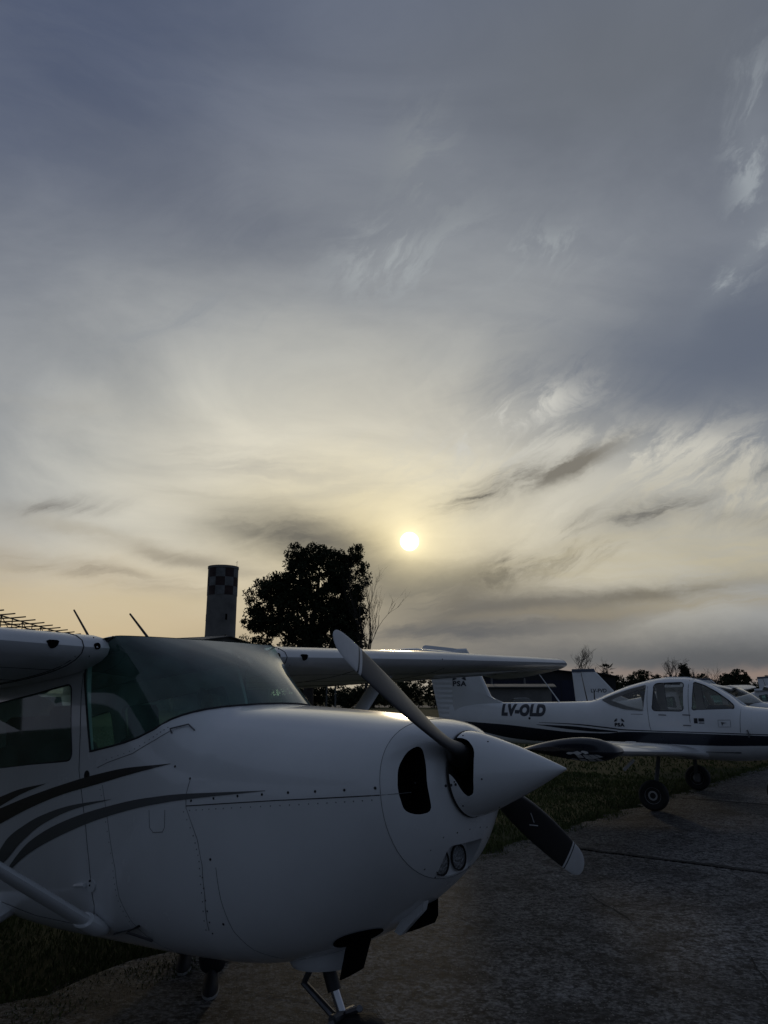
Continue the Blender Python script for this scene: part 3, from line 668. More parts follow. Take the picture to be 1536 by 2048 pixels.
        # door outline
        dd = [(-2.07, .62), (-2.035, .30), (-2.03, .129), (-1.986, -.016), (-1.944, -.156), (-1.918, -.292), (-1.915, -.387), (-1.93, -.50), (-1.99, -.585), (-2.12, -.62), (-2.6, -.60), (-2.95, -.55)]
        MB().tube(H.conform(resample(dd, 5), .0005, sg), .0016, 4).build('door_seam', SEAM, root, smooth=False)
    # ---- roof, cabin lining, floor, panel, seats
    MB().grid([[(p[0] + .001, p[1], p[2] + .0015) for p in T_]] + [[(x, p[1] * 1.01, p[2] + dz_) for p in T_] for x, dz_ in ((-1.80, .004), (-1.95, .004), (-2.3, -.012), (-3.0, -.06), (-4.0, -.1))]).build('roof', WHITE, root)
    MB().grid([[(x, y, z) for y, z in ((-.52, .68), (-.45, .715), (0, .73), (.45, .715), (.52, .68))] for x in (-1.92, -2.4, -4.0)]).build('headliner', INTERIOR, root)
    mb = MB()
    for sg in (-1, 1):
        rows = []
        for x in (-1.2, -1.3, -1.45, -1.6, -1.9, -2.4, -3.0, -3.9):
            t = ZB(x) - .012 if x >= -1.94 else .15
            a1 = H.angle(x, t); rows.append([(p[0], sg * abs(p[1]), p[2]) for p in (H.pt(x, -math.pi / 2 + (a1 + math.pi / 2) * k / 16, .022) for k in range(17))])
        mb.grid(rows)
    mb.build('cabin_lining', INTERIOR, root, merge=.001)
    MB().box(-3.9, -1.3, -.47, .47, -.52, -.50).build('cabin_floor', INTERIOR, root)
    MB().loft([[(x, y, z) for y, z in rounded([(-.50 * k, zb_), (.50 * k, zb_), (.47 * k, zt_), (-.47 * k, zt_)], 2)] for x, k, zb_, zt_ in ((-1.20, .6, .25, .335), (-1.3, .86, .2, .34), (-1.45, .96, .1, .35), (-1.62, .98, -.1, .35), (-1.65, .97, -.1, .32))]).build('instrument_panel', DASH, root)
    for y in (-.26, .26):
        MB().tube([(-1.64, y, .16), (-1.76, y, .17)], .012, 8).build('yoke_shaft', DARKM, root)
        MB().tube([(-1.76, y - .13, .26), (-1.77, y - .12, .17), (-1.77, y, .15), (-1.77, y + .12, .17), (-1.76, y + .13, .26)], .014, 8).build('control_yoke', DASH, root)
    for x0, ys in ((-2.45, (-.26, .26)), (-3.3, (0,))):
        for y in ys:
            w = .21 if len(ys) > 1 else .45
            st = MB().loft([[(x0 + dx_, y + w * math.cos(a) * s_, -.25 + dz_ + 0 * a) if False else (x0 + .22 * math.cos(a), y + w * math.copysign(abs(math.sin(a)) ** .5, math.sin(a)), z) for a in [2 * math.pi * k / 16 for k in range(16)]] for z, dx_, dz_, s_ in ((-.45, 0, 0, 1), (-.2, 0, 0, 1), (-.14, 0, 0, 1))]).build('seat', SEATM, root)
            MB().loft([[(x0 - .16 - (z + .15) * .14 + .06 * math.cos(a), y + w * k_ * math.copysign(abs(math.sin(a)) ** .5, math.sin(a)), z) for a in [2 * math.pi * k / 16 for k in range(16)]] for z, k_ in ((-.15, 1), (.1, 1), (.22, .95), (.28, .8), (.31, .55), (.315, .5), (.47, .5), (.50, .42))]).build('seat_back', SEATM, st).location = (0, 0, 0)
    # ---- wings
    for sg in (-1, 1):
        def tw_(y): return 2.3 - 2.0 * max(0, min(1, (y - 2.5) / 2.5))
        def wrow(y, xl, zl, c, t=.13):
            tw = tw_(y)
            return [(xl - px_ * math.cos(R(tw)) - pz_ * math.sin(R(tw)) * 0, sg * y, zl + pz_ - px_ * math.sin(R(tw))) for px_, pz_ in airfoil(c, t)]
        st = [(.552, -1.800, .712, 1.60, .118), (.556, -1.7855, .714, 1.63, .13), (.70, -1.7855, .716, 1.63, .13), (1.5, -1.787, .737, 1.625, .13), (2.55, -1.79, .765, 1.62, .13), (3.4, -1.83, .788, 1.44, .125), (4.3, -1.87, .812, 1.26, .12), (4.95, -1.905, .829, 1.13, .115)]
        wg = MB().loft([wrow(*s) for s in st], True, True).build('wing', WHITE2, root, angle=50)
        # rounded drooped tip
        tipf = airfoil(1.13, .115, n=24); lip = pchip([0, .04, .15, .3, .55, .8, 1.0], [.829, .80, .775, .762, .748, .757, .826]); rows = []
        for k in range(25):
            xq = .5 * (1 - math.cos(math.pi * k / 24)); top = tipf[24 - k]; bot = tipf[24 + k] if 0 < k < 24 else top; zt_, zb_ = .829 + top[1] - top[0] * math.sin(R(tw_(4.95))), .829 + bot[1] - bot[0] * math.sin(R(tw_(4.95))); x = -1.905 - top[0]; zl = min(lip(xq), zb_ - .0005); g = math.sin(math.pi * min(1, xq * 1.0)) ** .4
            rows.append([(x, sg * 4.9505, zt_ + .0005), (x, sg * (4.95 + .06 * g), zt_ - .004), (x, sg * (4.95 + .115 * g), zt_ - .25 * (zt_ - zl)), (x, sg * (4.95 + .15 * g), zt_ - .6 * (zt_ - zl)), (x, sg * (4.95 + .16 * g), zl), (x, sg * (4.95 + .145 * g), zl), (x, sg * (4.95 + .08 * g), .5 * (zl + zb_)), (x, sg * 4.9505, zb_ - .0005)])
        MB().loft(rows).build('wing_tip', WHITE, wg, angle=60).location = (0, 0, 0)
        def under(y, f, dz=.002, up=False):
            """point on the lower (or upper) wing skin at span y, chord fraction f"""
            i = next(k for k in range(len(st) - 1) if st[k + 1][0] >= y - 1e-6); a, b = st[i], st[i + 1]; t = (y - a[0]) / (b[0] - a[0]); q = [a[k] + (b[k] - a[k]) * t for k in range(5)]
            af = airfoil(q[3], q[4], n=40); c = q[3]; row = af[40:] + [af[0]] if not up else af[:41][::-1]
            xx = [p[0] for p in row]; zz = [p[1] for p in row]; z = float(np.interp(f * c, xx, zz))
            return (q[1] - f * c, sg * y, q[2] + z - f * c * math.sin(R(tw_(y))) + (dz if up else -dz))
        for y0, y1, f in ((.75, 2.55, .70), (2.62, 4.85, .72), (.7, 4.9, .16), (.7, 4.9, .40)):
            MB().tube([under(y0 + (y1 - y0) * k / 12, f, .0) for k in range(13)], .004 if f > .5 else .002, 4).build('skin_seam', SEAM, wg, smooth=False).location = (0, 0, 0)
        for y in (2.585, 1.5, .72):
            MB().tube([under(y, .05 + .93 * k / 14, 0) for k in range(15)], .0025, 4).build('skin_seam', SEAM, wg, smooth=False).location = (0, 0, 0)
        # drooping flap and aileron beads
        n_b = 20; rows = []; droop = R(2)
        for k in range(n_b + 1):
            y = 3.42 + (4.83 - 3.42) * k / n_b; b_ = .004 if k % 2 else 0; h0 = Vector(under(y, .735, .004)); te = Vector(under(y, .99, 0)); up_ = Vector(under(y, .735, -.03)); c_ = h0.x - te.x
            tip_ = Vector((h0.x - c_ * math.cos(droop), h0.y, h0.z + (te.z - h0.z) - c_ * math.sin(droop)))
            rows.append([tuple(h0.lerp(tip_, f) - Vector((0, 0, b_ * (1 - f)))) for f in (0, .2, .5, .8, 1)] + [tuple(up_.lerp(tip_, f) + Vector((0, 0, b_ * (1 - f)))) for f in (.8, .4, 0)])
        MB().loft(rows).build('aileron', WHITE2, wg, smooth=False).location = (0, 0, 0)
        # root fairing seam ring, air vents
        MB().tube([(p[0] + (.0005), p[1], p[2]) for p in wrow(.70, -1.785, .716, 1.632, .131)[6:26]], .003, 4).build('fairing_seam', SEAM, wg, smooth=False).location = (0, 0, 0)
        v1 = [(.017 * math.cos(a), .017 * math.sin(a)) for a in [2 * math.pi * k / 14 for k in range(14)]]
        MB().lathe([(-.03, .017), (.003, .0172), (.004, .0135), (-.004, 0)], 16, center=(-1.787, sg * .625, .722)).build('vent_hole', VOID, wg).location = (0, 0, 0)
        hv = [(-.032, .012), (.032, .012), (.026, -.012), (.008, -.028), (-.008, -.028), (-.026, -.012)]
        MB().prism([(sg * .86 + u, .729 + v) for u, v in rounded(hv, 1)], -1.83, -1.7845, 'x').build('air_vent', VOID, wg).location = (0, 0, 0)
        if near:
            for y, dzz in ((.64, .05), (.66, -.045), (.735, -.05)): stud(wg, (0, 0, 0), (1, 0, .2), RIVET_ME).location = (-1.80, sg * y, .716 + dzz)
            stud(wg, (0, 0, 0), (1, 0, .2), SCREW_ME).location = (-1.789, sg * 2.45, .765)
        # strut with cuffs
        p0, p1 = Vector((-1.96, sg * .465, -.615)), Vector((-2.28, sg * 2.30, .715))
        rows = []
        for t in (0, .03, .5, .95, 1):
            p = p0.lerp(p1, t); k_ = 1.0
            rows.append([tuple(p + Vector((.078 * math.cos(a) * k_, 0, 0)) + Vector((0, -sg * .62, .78)) * (.029 * math.sin(a) * k_)) for a in [2 * math.pi * k / 18 for k in range(18)]])
        stt = MB().loft(rows).build('wing_strut', WHITE2, root)
        rows = []
        for t, g in ((.93, 1.1), (.97, 1.35), (1.0, 1.9), (1.012, 2.2)):
            p = p0.lerp(p1, t); rows.append([tuple(p + Vector((.08 * math.cos(a) * g, 0, 0)) + Vector((0, -sg * .62, .78)) * (.032 * math.sin(a) * g)) for a in [2 * math.pi * k / 18 for k in range(18)]])
        MB().loft(rows).build('strut_cuff', WHITE2, stt).location = (0, 0, 0)
        rows = []
        for t, g in ((-.012, .45), (-.004, .75), (.008, .92), (.03, .98), (.043, .95), (.046, .8)):
            p = p0.lerp(p1, t); rows.append([tuple(p + Vector((.09 * math.cos(a) * g + .012, 0, 0)) + Vector((0, -sg * .62, .78)) * (.042 * math.sin(a) * g)) for a in [2 * math.pi * k / 20 for k in range(20)]])
        MB().loft(rows).build('strut_fairing', WHITE, stt).location = (0, 0, 0)
        # main gear: spring leg, fairing, wheel
        lg = MB().loft([[(x + .06 * math.cos(a) * g, y, z + .02 * math.sin(a)) for a in [2 * math.pi * k / 12 for k in range(12)]] for x, y, z, g in ((-3.06, sg * .42, -.63, 1.2), (-3.07, sg * .65, -.73, 1.1), (-3.09, sg * 1.0, -.86, .9), (-3.1, sg * 1.2, -.93, .8))]).build('gear_leg', WHITE2, root)
        MB().loft([[(x + .16 * g * math.cos(a), y, z + .075 * g * math.sin(a)) for a in [2 * math.pi * k / 16 for k in range(16)]] for x, y, z, g in ((-3.06, sg * .40, -.58, 1.0), (-3.06, sg * .52, -.63, .95), (-3.07, sg * .60, -.68, .7), (-3.075, sg * .66, -.72, .42))]).build('leg_fairing', WHITE, lg).location = (0, 0, 0)
        wheel(root, (-3.1, sg * 1.27, -.907), .20, .075)
    # ---- tail
    tail = Hull([(-3.95, .485, .70, -.59, -.05, 3, 2.6), (-4.6, .34, .50, -.44, 0, 2.6, 2.4), (-5.4, .20, .36, -.25, .02, 2.3, 2.2), (-6.2, .09, .28, -.08, .05, 2, 2), (-6.55, .04, .26, 0, .08, 2, 2)])
    MB().loft([tail.ring(x, 40) for x in (-3.95, -4.2, -4.6, -5.0, -5.4, -5.8, -6.2, -6.55)]).build('tail_cone', WHITE, root)
    def slab(name, q, th, parent, m, axis='y'):
        """tapered tail surface from an outline"""
        o = MB(); n = len(q); c = np.mean(np.array(q), axis=0)
        def put_(off, s_): return [((c[0] + (x - c[0]) * s_), off, (c[1] + (z - c[1]) * s_)) if axis == 'y' else ((c[0] + (x - c[0]) * s_), (c[1] + (z - c[1]) * s_), off) for x, z in q]
        rows = [put_(-th, .86), put_(-th * .6, .96), put_(0, 1), put_(th * .6, .96), put_(th, .86)]
        return o.loft(rows).build(name, m, parent, angle=25)
    fin = slab('fin', [(-4.75, .36), (-5.25, .55), (-5.95, 1.32), (-6.42, 1.32), (-6.22, .25)], .04, root, WHITE)
    slab('fin_cap', [(-5.93, 1.30), (-5.99, 1.40), (-6.72, 1.40), (-6.74, 1.30)], .045, fin, BLUEGREY).location = (0, 0, 0)
    slab('rudder', [(-6.23, .02), (-6.43, 1.30), (-6.72, 1.30), (-6.62, .0)], .028, root, WHITE)
    for sg in (-1, 1):
        slab('tailplane', [(-5.55, sg * .05), (-5.75, sg * 1.65), (-6.45, sg * 1.70), (-6.62, sg * .05)], .035, root, WHITE, 'z').location.z += .22
    # ---- nose gear
    gx, gz = -.70, -1.125
    MB().tube([(-.905, 0, -.70), (-.845, 0, -.87)], .030, 14).build('oleo_cylinder', DARKM, root)
    MB().tube([(-.86, 0, -.83), (-.79, 0, -.99)], .020, 14).build('oleo_piston', CHROME, root)
    MB().tube([(-.93, .0, -.72), (-1.03, 0, -.86), (-.86, 0, -.965)], .017, 8).build('torque_link', STEEL, root)
    fk = MB()
    fk.tube([(-.80, -.07, -.96), (-.80, .07, -.96)], .024, 10); fk.tube([(-.80, -.08, -.96), (gx, -.086, gz)], .017, 8); fk.tube([(-.80, .08, -.96), (gx, .086, gz)], .017, 8)
    fk.build('nose_fork', STEEL, root)
    MB().tube([(-.80, 0, -.955), (-.70, 0, -.92), (-.66, -.05, -.90)], .014, 6).build('steering_rod', STEEL, root)
    wheel(root, (gx, 0, gz), .185, .065)
    MB().loft([[(-.88 + .17 * math.cos(a) * s_, .16 * math.sin(a) * s_, z) for a in [2 * math.pi * k / 24 for k in range(24)]] for z, s_ in ((-.66, 1.1), (-.735, 1.05), (-.762, .95), (-.768, .7))]).build('nose_gear_fairing', WHITE2, root)
    # ---- exhaust, outlet, soot
    ex = MB(); rows = []
    for p, r in (((-.53, -.13, -.54), .062), ((-.575, -.13, -.64), .060), ((-.62, -.13, -.75), .055)):
        rows.append([(p[0] + r * math.cos(a) * .9 + r * math.sin(a) * 0, p[1] + r * math.sin(a), p[2] + r * math.cos(a) * .45) for a in [2 * math.pi * k / 20 for k in range(20)]])
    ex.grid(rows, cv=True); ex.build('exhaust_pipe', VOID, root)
    def belly(x, y, off):
        w, zt, zb, zc, nu, nl = H.at(x); return (x, y, zc - (zc - zb) * (1 - (abs(y) / w) ** nl) ** (1 / nl) - off)
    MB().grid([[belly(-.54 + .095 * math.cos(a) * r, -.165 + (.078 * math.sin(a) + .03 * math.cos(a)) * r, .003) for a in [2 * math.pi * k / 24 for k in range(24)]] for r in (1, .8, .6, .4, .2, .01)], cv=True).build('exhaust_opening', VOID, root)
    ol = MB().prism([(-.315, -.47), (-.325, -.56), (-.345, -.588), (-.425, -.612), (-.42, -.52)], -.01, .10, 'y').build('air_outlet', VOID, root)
    MB().prism([(-.275, -.455), (-.30, -.515), (-.42, -.612), (-.45, -.60), (-.38, -.52)], -.045, -.0101, 'y').build('outlet_lip', WHITE, ol).location = (0, 0, 0)
    # ---- antennas, step, handle, studs, seams
    for p, q in (((-2.30, .1, .79), (-2.623, .1, 1.081)), ((-2.93, .1, .81), (-3.326, .1, 1.223))):
        MB().tube([p, tuple((p[k] + q[k]) / 2 for k in range(3)), q], [.009, .008, .006], 8).build('whip_antenna', DARKM, root)
    if near:
        for sg in (-1, 1):
            curve_stripe(H, root, [(-2.849, -.047), (-2.512, .013), (-2.182, .063), (-1.856, .103), (-1.594, .123), (-1.302, .127)], [(-2.849, -.132), (-2.504, -.048), (-2.178, .014), (-1.853, .056), (-1.592, .091), (-1.302, .126)], BLACKP, sg, .0022)
            curve_stripe(H, root, [(-2.99, -.01), (-2.859, .014), (-2.6, .054), (-2.349, .073)], [(-2.99, -.075), (-2.859, -.038), (-2.596, .028), (-2.349, .072)], BLACKP, sg, .0022)
            curve_stripe(H, root, [(-2.93, -.33), (-2.825, -.264), (-2.726, -.198), (-2.59, -.146), (-2.378, -.086), (-2.073, -.038), (-1.734, -.016)], [(-2.93, -.42), (-2.833, -.351), (-2.725, -.301), (-2.584, -.222), (-2.373, -.133), (-2.071, -.06), (-1.734, -.017)], GREYP, sg, .0022)
            curve_stripe(H, root, [(-2.829, -.414), (-2.476, -.21), (-2.165, -.118), (-1.795, -.053), (-1.466, -.017), (-1.176, -.005), (-.713, -.006)], [(-2.829, -.416), (-2.475, -.267), (-2.161, -.178), (-1.792, -.099), (-1.465, -.052), (-1.175, -.028), (-.713, -.008)], GREYP, sg, .0026)
        seam(H, root, [(-1.814, .05), (-1.762, -.11), (-1.704, -.319), (-1.70, -.45), (-1.66, -.56), (-1.58, -.66), (-1.50, -.715)])
        seam(H, root, [(-1.185, -.056), (-.941, -.051), (-.661, -.046), (-.407, -.044), (-.168, -.042)], .002, m=SEAM)
        seam(H, root, [(-1.165, .051), (-1.186, -.011), (-1.185, -.062), (-1.112, -.195), (-1.09, -.294), (-1.094, -.414), (-1.128, -.56)], .0014)
        seam(H, root, [(-1.008, -.302), (-1.005, -.431), (-.99, -.555), (-.95, -.64), (-.88, -.69)])
        seam(H, root, [(-1.442, -.069), (-1.437, -.144), (-1.411, -.165), (-1.344, -.163), (-1.33, -.144), (-1.328, -.07)], .0015)
        seam(H, root, [(-1.862, .134), (-1.778, .154), (-1.579, .186), (-1.429, .238), (-1.345, .275)], .0018)
        for x, z in ((-1.273, .113), (-1.166, .057), (-1.037, -.271), (-1.03, -.529), (-1.152, -.035), (-1.01, -.029), (-.869, -.023), (-.732, -.021), (-.592, -.018), (-.455, -.018), (-.317, -.018), (-.184, -.016)): hull_stud(H, root, x, z)
        for x, z in ((-1.094, -.344), (-1.094, -.387), (-1.097, -.436), (-1.1, -.479), (-1.106, -.525), (-1.115, -.573), (-.075, -.01)): hull_stud(H, root, x, z, RIVET_ME)
        for pts, n_r in (([(-1.20, -.08), (-1.13, -.20), (-1.107, -.294), (-1.112, -.414), (-1.146, -.56)], 16), ([(-1.832, .03), (-1.78, -.11), (-1.722, -.319), (-1.718, -.45), (-1.68, -.56)], 20), ([(-1.79, .168), (-1.59, .20), (-1.45, .25), (-1.37, .29)], 14), ([(-1.16, -.075), (-.94, -.07), (-.66, -.066), (-.41, -.062), (-.2, -.058)], 22)):
            fx_, fz_ = pchip([i / (len(pts) - 1) for i in range(len(pts))], [p[0] for p in pts]), pchip([i / (len(pts) - 1) for i in range(len(pts))], [p[1] for p in pts])
            for i in range(n_r): hull_stud(H, root, fx_(i / (n_r - 1)), fz_(i / (n_r - 1)), RIVET_P)
        MB().tube(resample([H.pt(-.1655, a, -.0005) for a in [2 * math.pi * k / 60 for k in range(61)]], 1), .0010, 4).build('bowl_seam', LINE, root, smooth=False)
        MB().tube([(x, -H.side(x, -.042) - .0003, -.042) for x in (-.165, -.14, -.12, -.10, -.085)], .0010, 4).build('bowl_seam', LINE, root, smooth=False)
        for y in (-.235, -.208, -.183): stud(nb, (0, 0, 0), (1, -.3, 0), SCREW_ME).location = (.0 if y < -.22 else .006 if y < -.2 else .010, y + .012, -.03)
        MB().tube(resample([(-1.335, -H.side(-1.335, .262) - .004, .262), (-1.345, -H.side(-1.345, .283) - .012, .283), (-1.262, -H.side(-1.262, .296) - .012, .296), (-1.224, -H.side(-1.224, .267) - .004, .267)], 4), .0035, 6).build('cowl_latch', STEEL, root)
        MB().tube(H.conform([(-2.045, -.413), (-1.99, -.408), (-1.955, -.406)], .012), .011, 8).build('door_handle', WHITE2, root)
        hg = MB().lathe([(0, .032), (.006, .032), (.008, .02), (.008, 0)], 20, axis='y').build('hinge_plate', WHITE2, root); hg.location = Vector(hg.location) + Vector((-1.912, -H.side(-1.912, -.405) - .006, -.405))
        for dx_, dz_ in ((-.004, .02), (-.008, 0), (-.004, -.02)): hull_stud(H, root, -1.912 + dx_, -.405 + dz_).scale = (4, 1, 1)
        rg_ = MB().lathe([(0, .024), (.003, .024), (.003, .019), (0, .019)], 20, axis='y').build('inspection_plate', SEAM, root); rg_.location = Vector(rg_.location) + Vector((-1.955, -H.side(-1.955, .10) - .002, .10))
        MB().add(H.conform([(-1.89, -.635), (-1.60, -.575)], .0) + [(-1.60, -H.side(-1.6, -.575) - .09, -.58), (-1.68, -H.side(-1.68, -.6) - .10, -.60), (-1.84, -H.side(-1.84, -.63) - .035, -.634)], [(0, 1, 2, 3, 4)]).build('step_plate', DARKM, root, smooth=False)
        MB().tube([(-1.615, -H.side(-1.615, -.575), -.575), (-1.60, -H.side(-1.6, -.59) - .085, -.585), (-1.585, -H.side(-1.585, -.64), -.645)], .006, 6).build('step_brace', STEEL, root)
def wheel(root, c, r, w):
    """tyre and rim turning about y"""
    x, y, z = c
    t = MB().lathe([(-w * .75, r * .52), (-w, r * .70), (-w * .95, r * .86), (-w * .62, r * .97), (0, r), (w * .62, r * .97), (w * .95, r * .86), (w, r * .70), (w * .75, r * .52)], 36, 'y', c).build('tyre', RUBBER, root)
    rm = MB().lathe([(-w * .62, 0), (-w * .62, r * .16), (-w * .78, r * .2), (-w * .78, r * .30), (-w * .58, r * .36), (-w * .60, r * .46), (-w * .80, r * .53), (w * .80, r * .53), (w * .60, r * .46), (w * .58, r * .36), (w * .78, r * .30), (w * .78, r * .2), (w * .62, r * .16), (w * .62, 0)], 32, 'y', c).build('rim', RIM, t)
    rm.location = (0, 0, 0)
    cap = MB().lathe([(-w * .85, 0), (-w * .85, r * .10), (-w * .6, r * .17), (w * .6, r * .17), (w * .85, r * .10), (w * .85, 0)], 14, 'y', c).build('hub_cap', DARKM, t); cap.location = (0, 0, 0)
    return t
BLUEGREY = mat('slate_blue_paint', (.07, .09, .14), .35, coat=.2)
RM = Matrix.Rotation(-PHI, 3, 'Z') @ Matrix.Rotation(-TH, 3, 'Y')
base = (-1.9, 0, -(HUB.z - 1.9 * math.sin(TH)) / math.cos(TH))
ces = empty('light_aeroplane', HUB + RM @ Vector(base), ROT); BASEOFF[ces.name] = base
tag(ces, 'white high-wing propeller aeroplane with black and grey swoosh stripes, nearest the camera', 'aeroplane', 'parked aeroplanes')
make_highwing(ces)
# ================================================================== low-wing T-tail trainer beyond the propeller
# frame: origin on the ground between the main wheels, x forward, y left, z up
TT = empty('trainer_aeroplane', (4.8957, 13.3743, .02), (0, 0, -.5827))
tag(TT, 'white low-wing T-tail trainer aeroplane lettered LV-OLD with dark side stripe', 'aeroplane', 'parked aeroplanes')
def tomahawk(root):
    F_ = Hull([(2.12, .13, 1.30, .98, 1.14, 2, 2), (2.08, .26, 1.38, .86, 1.14, 2.3, 2.2), (1.95, .36, 1.43, .76, 1.14, 2.5, 2.3), (1.5, .47, 1.485, .70, 1.14, 2.6, 2.5), (1.17, .51, 1.52, .67, 1.15, 2.7, 2.6), (1.0, .52, 1.655, .66, 1.16, 2.6, 2.7), (.8, .525, 1.79, .66, 1.16, 2.5, 2.7), (.55, .53, 1.915, .66, 1.17, 2.5, 2.7), (.31, .53, 1.972, .66, 1.18, 2.5, 2.7),
      (0, .525, 1.978, .665, 1.18, 2.5, 2.7), (-.3, .515, 1.935, .675, 1.18, 2.5, 2.6), (-.7, .485, 1.83, .69, 1.18, 2.5, 2.5), (-1.05, .44, 1.70, .71, 1.18, 2.5, 2.4), (-1.35, .39, 1.588, .73, 1.18, 2.5, 2.3), (-2.0, .29, 1.565, .775, 1.19, 2.4, 2.2), (-3.0, .175, 1.55, .80, 1.2, 2.3, 2.1), (-3.8, .09, 1.54, .87, 1.2, 2.2, 2), (-4.28, .045, 1.53, .92, 1.22, 2, 2)])
    xs_f = [2.12, 2.1, 2.08, 2.02, 1.95, 1.8, 1.65, 1.5, 1.36, 1.3]
    MB().loft([F_.ring(x, 48) for x in xs_f]).build('engine_cowling', WHITE, root)
    xs = [1.2995, 1.22, 1.16, 1.1, 1.05, 1.0, .9, .8, .68, .55, .43, .31, .15, 0, -.15, -.3, -.5, -.7, -.88, -1.05, -1.2, -1.35, -1.6, -2.0, -2.5, -3.0, -3.4, -3.8, -4.1, -4.28]
    mb = MB(); mb.loft([F_.ring(x, 64) for x in xs]); mb.loft([F_.ring(x, 64, .028)[::-1] for x in xs[2:22]])
    me = bpy.data.meshes.new('fuselage'); me.from_pydata(mb.v, [], mb.f); me.materials.append(WHITE); fu = link('fuselage', me, root)
    wins = [fillet([(-1.12, 1.60), (-.90, 1.50), (-.66, 1.435), (-.335, 1.415), (-.30, 1.865), (-.62, 1.785), (-.9, 1.69)], .05), fillet([(-.195, 1.43), (.31, 1.43), (.31, 1.895), (-.175, 1.88)], .07), fillet([(.44, 1.45), (1.06, 1.475), (1.05, 1.53), (.98, 1.60), (.80, 1.735), (.62, 1.84), (.455, 1.90)], .035)]
    boolean(fu, [MB().prism(w, -1, 1, 'y').build('c', WHITE2, root) for w in wins]); smooth_angle(fu, 30)
    for i, w in enumerate(wins):
        for sg in (-1, 1):
            q = F_.conform(w, -.010, sg); c = tuple(np.mean(np.array(F_.conform([tuple(np.mean(np.array(w), axis=0))], -.004, sg)), axis=0))
            MB().add(q + [c], [(k, (k + 1) % len(q), len(q)) for k in range(len(q))]).build(('rear_window', 'door_window', 'windscreen')[i], GLASS_C, root)
            MB().tube(F_.conform(w + [w[0]], -.004, sg), .009, 4).build('window_trim', SEAM if i else WHITE2, root, smooth=False)
    # cabin contents
    MB().box(-.9, 1.1, -.44, .44, .80, .82).build('cabin_floor', INTERIOR, root)
    MB().loft([[(x, y, z) for y, z in fillet([(-.42, 1.1), (.42, 1.1), (.40, zt_), (-.40, zt_)], .06)] for x, zt_ in ((1.08, 1.46), (.9, 1.53), (.66, 1.53), (.64, 1.5))]).build('instrument_panel', INTERIOR, root)
    for y in (-.25, .25):
        s_ = MB().box(-.25, .28, y - .2, y + .2, .95, 1.10).build('seat', SEATM, root)
        MB().loft([[(-.25 - (z - 1.1) * .2 + .05 * math.cos(a), y + .19 * k_ * math.copysign(abs(math.sin(a)) ** .5, math.sin(a)), z) for a in [2 * math.pi * k / 14 for k in range(14)]] for z, k_ in ((1.05, 1), (1.4, 1), (1.52, .9), (1.56, .6), (1.72, .55), (1.75, .4))]).build('seat_back', SEATM, s_).location = (0, 0, 0)
        MB().tube([(.64, y, 1.35), (.5, y, 1.38)], .012, 6).build('yoke_shaft', DARKM, root)
        MB().tube([(.5, y - .1, 1.46), (.49, y - .1, 1.38), (.49, y + .1, 1.38), (.5, y + .1, 1.46)], .013, 6).build('control_yoke', DASH, root)
    MB().box(.0, .1, -.36, .36, 1.86, 1.89).build('overhead_bar', INTERIOR, root)
    # stripes
    for sg in (-1, 1):
        curve_stripe(F_, root, [(-4.22, 1.20), (-3.4, 1.165), (-2.97, 1.145), (-2.4, 1.10), (-1.53, 1.045), (-1.0, 1.05), (-.67, 1.085), (0, 1.09), (.6, 1.085), (1.49, 1.075), (2.0, 1.07)], [(-4.22, 1.12), (-3.4, .98), (-2.97, .91), (-2.4, .87), (-1.53, .88), (-1.0, .90), (-.67, .92), (0, .91), (.6, .905), (1.49, .93), (2.0, .96)], NAVY, sg, .004)
        curve_stripe(F_, root, [(-2.3, 1.205), (-1.6, 1.195), (-1.0, 1.155), (-.67, 1.125), (0, 1.115), (.6, 1.112), (1.49, 1.10), (2.0, 1.095)], [(-2.3, 1.200), (-1.6, 1.178), (-1.0, 1.135), (-.67, 1.108), (0, 1.102), (.6, 1.099), (1.49, 1.088), (2.0, 1.083)], NAVY, sg, .004)
        curve_stripe(F_, root, [(-2.35, 1.165), (-1.6, 1.15), (-1.2, 1.12), (-.8, 1.09)], [(-2.35, 1.16), (-1.6, 1.09), (-1.2, 1.07), (-.8, 1.075)], NAVY, sg, .0045)
        def mp(xc, zc, sg=sg): return lambda u, v: (xc + (u if sg < 0 else -u), sg * (F_.side(xc + (u if sg < 0 else -u), zc + v) + .005), zc + v)
        link('registration_letters', text_mesh('LV-OLD', .265, mp(-2.63, 1.405), NAVY, 'registration_letters', bold=.019, shear=.03, xs=.92, space=1.1), root)
        link('logo_lettering', text_mesh('PSA', .075, mp(-.76, 1.195), NAVY, 'logo_lettering', bold=.004, xs=1.25, space=1.15), root)
        for s2 in (-1, 1):   # chevron emblem
            q = [(-.76 + s2 * u, z) for u, z in ((.025, 1.29), (.05, 1.30), (.085, 1.265), (.09, 1.245), (.075, 1.245), (.03, 1.262), (.05, 1.275))]
            MB().add(F_.conform(q, .005, sg), [tuple(range(7))]).build('emblem', NAVY, root)
        for q in ([(.46, 1.245), (.515, 1.245), (.515, 1.325), (.46, 1.325)], [(.53, 1.275), (.615, 1.275), (.615, 1.325), (.53, 1.325)], [(.53, 1.245), (.615, 1.245), (.615, 1.258), (.53, 1.258)]):
            MB().add(F_.conform(q, .005, sg), [(0, 1, 2, 3)]).build('door_placard', NAVY, root)
        MB().tube(F_.conform(resample([(.82, 1.30), (1.0, 1.305), (1.0, 1.20), (.82, 1.195), (.82, 1.30)], 4), .001, sg), .003, 4).build('panel_seam', GREYP, root, smooth=False)
        MB().add(F_.conform([(.86, 1.275), (.93, 1.262), (.95, 1.26), (.90, 1.25), (.875, 1.215)], .004, sg), [(0, 1, 2, 3, 4)]).build('placard', GREYP, root)
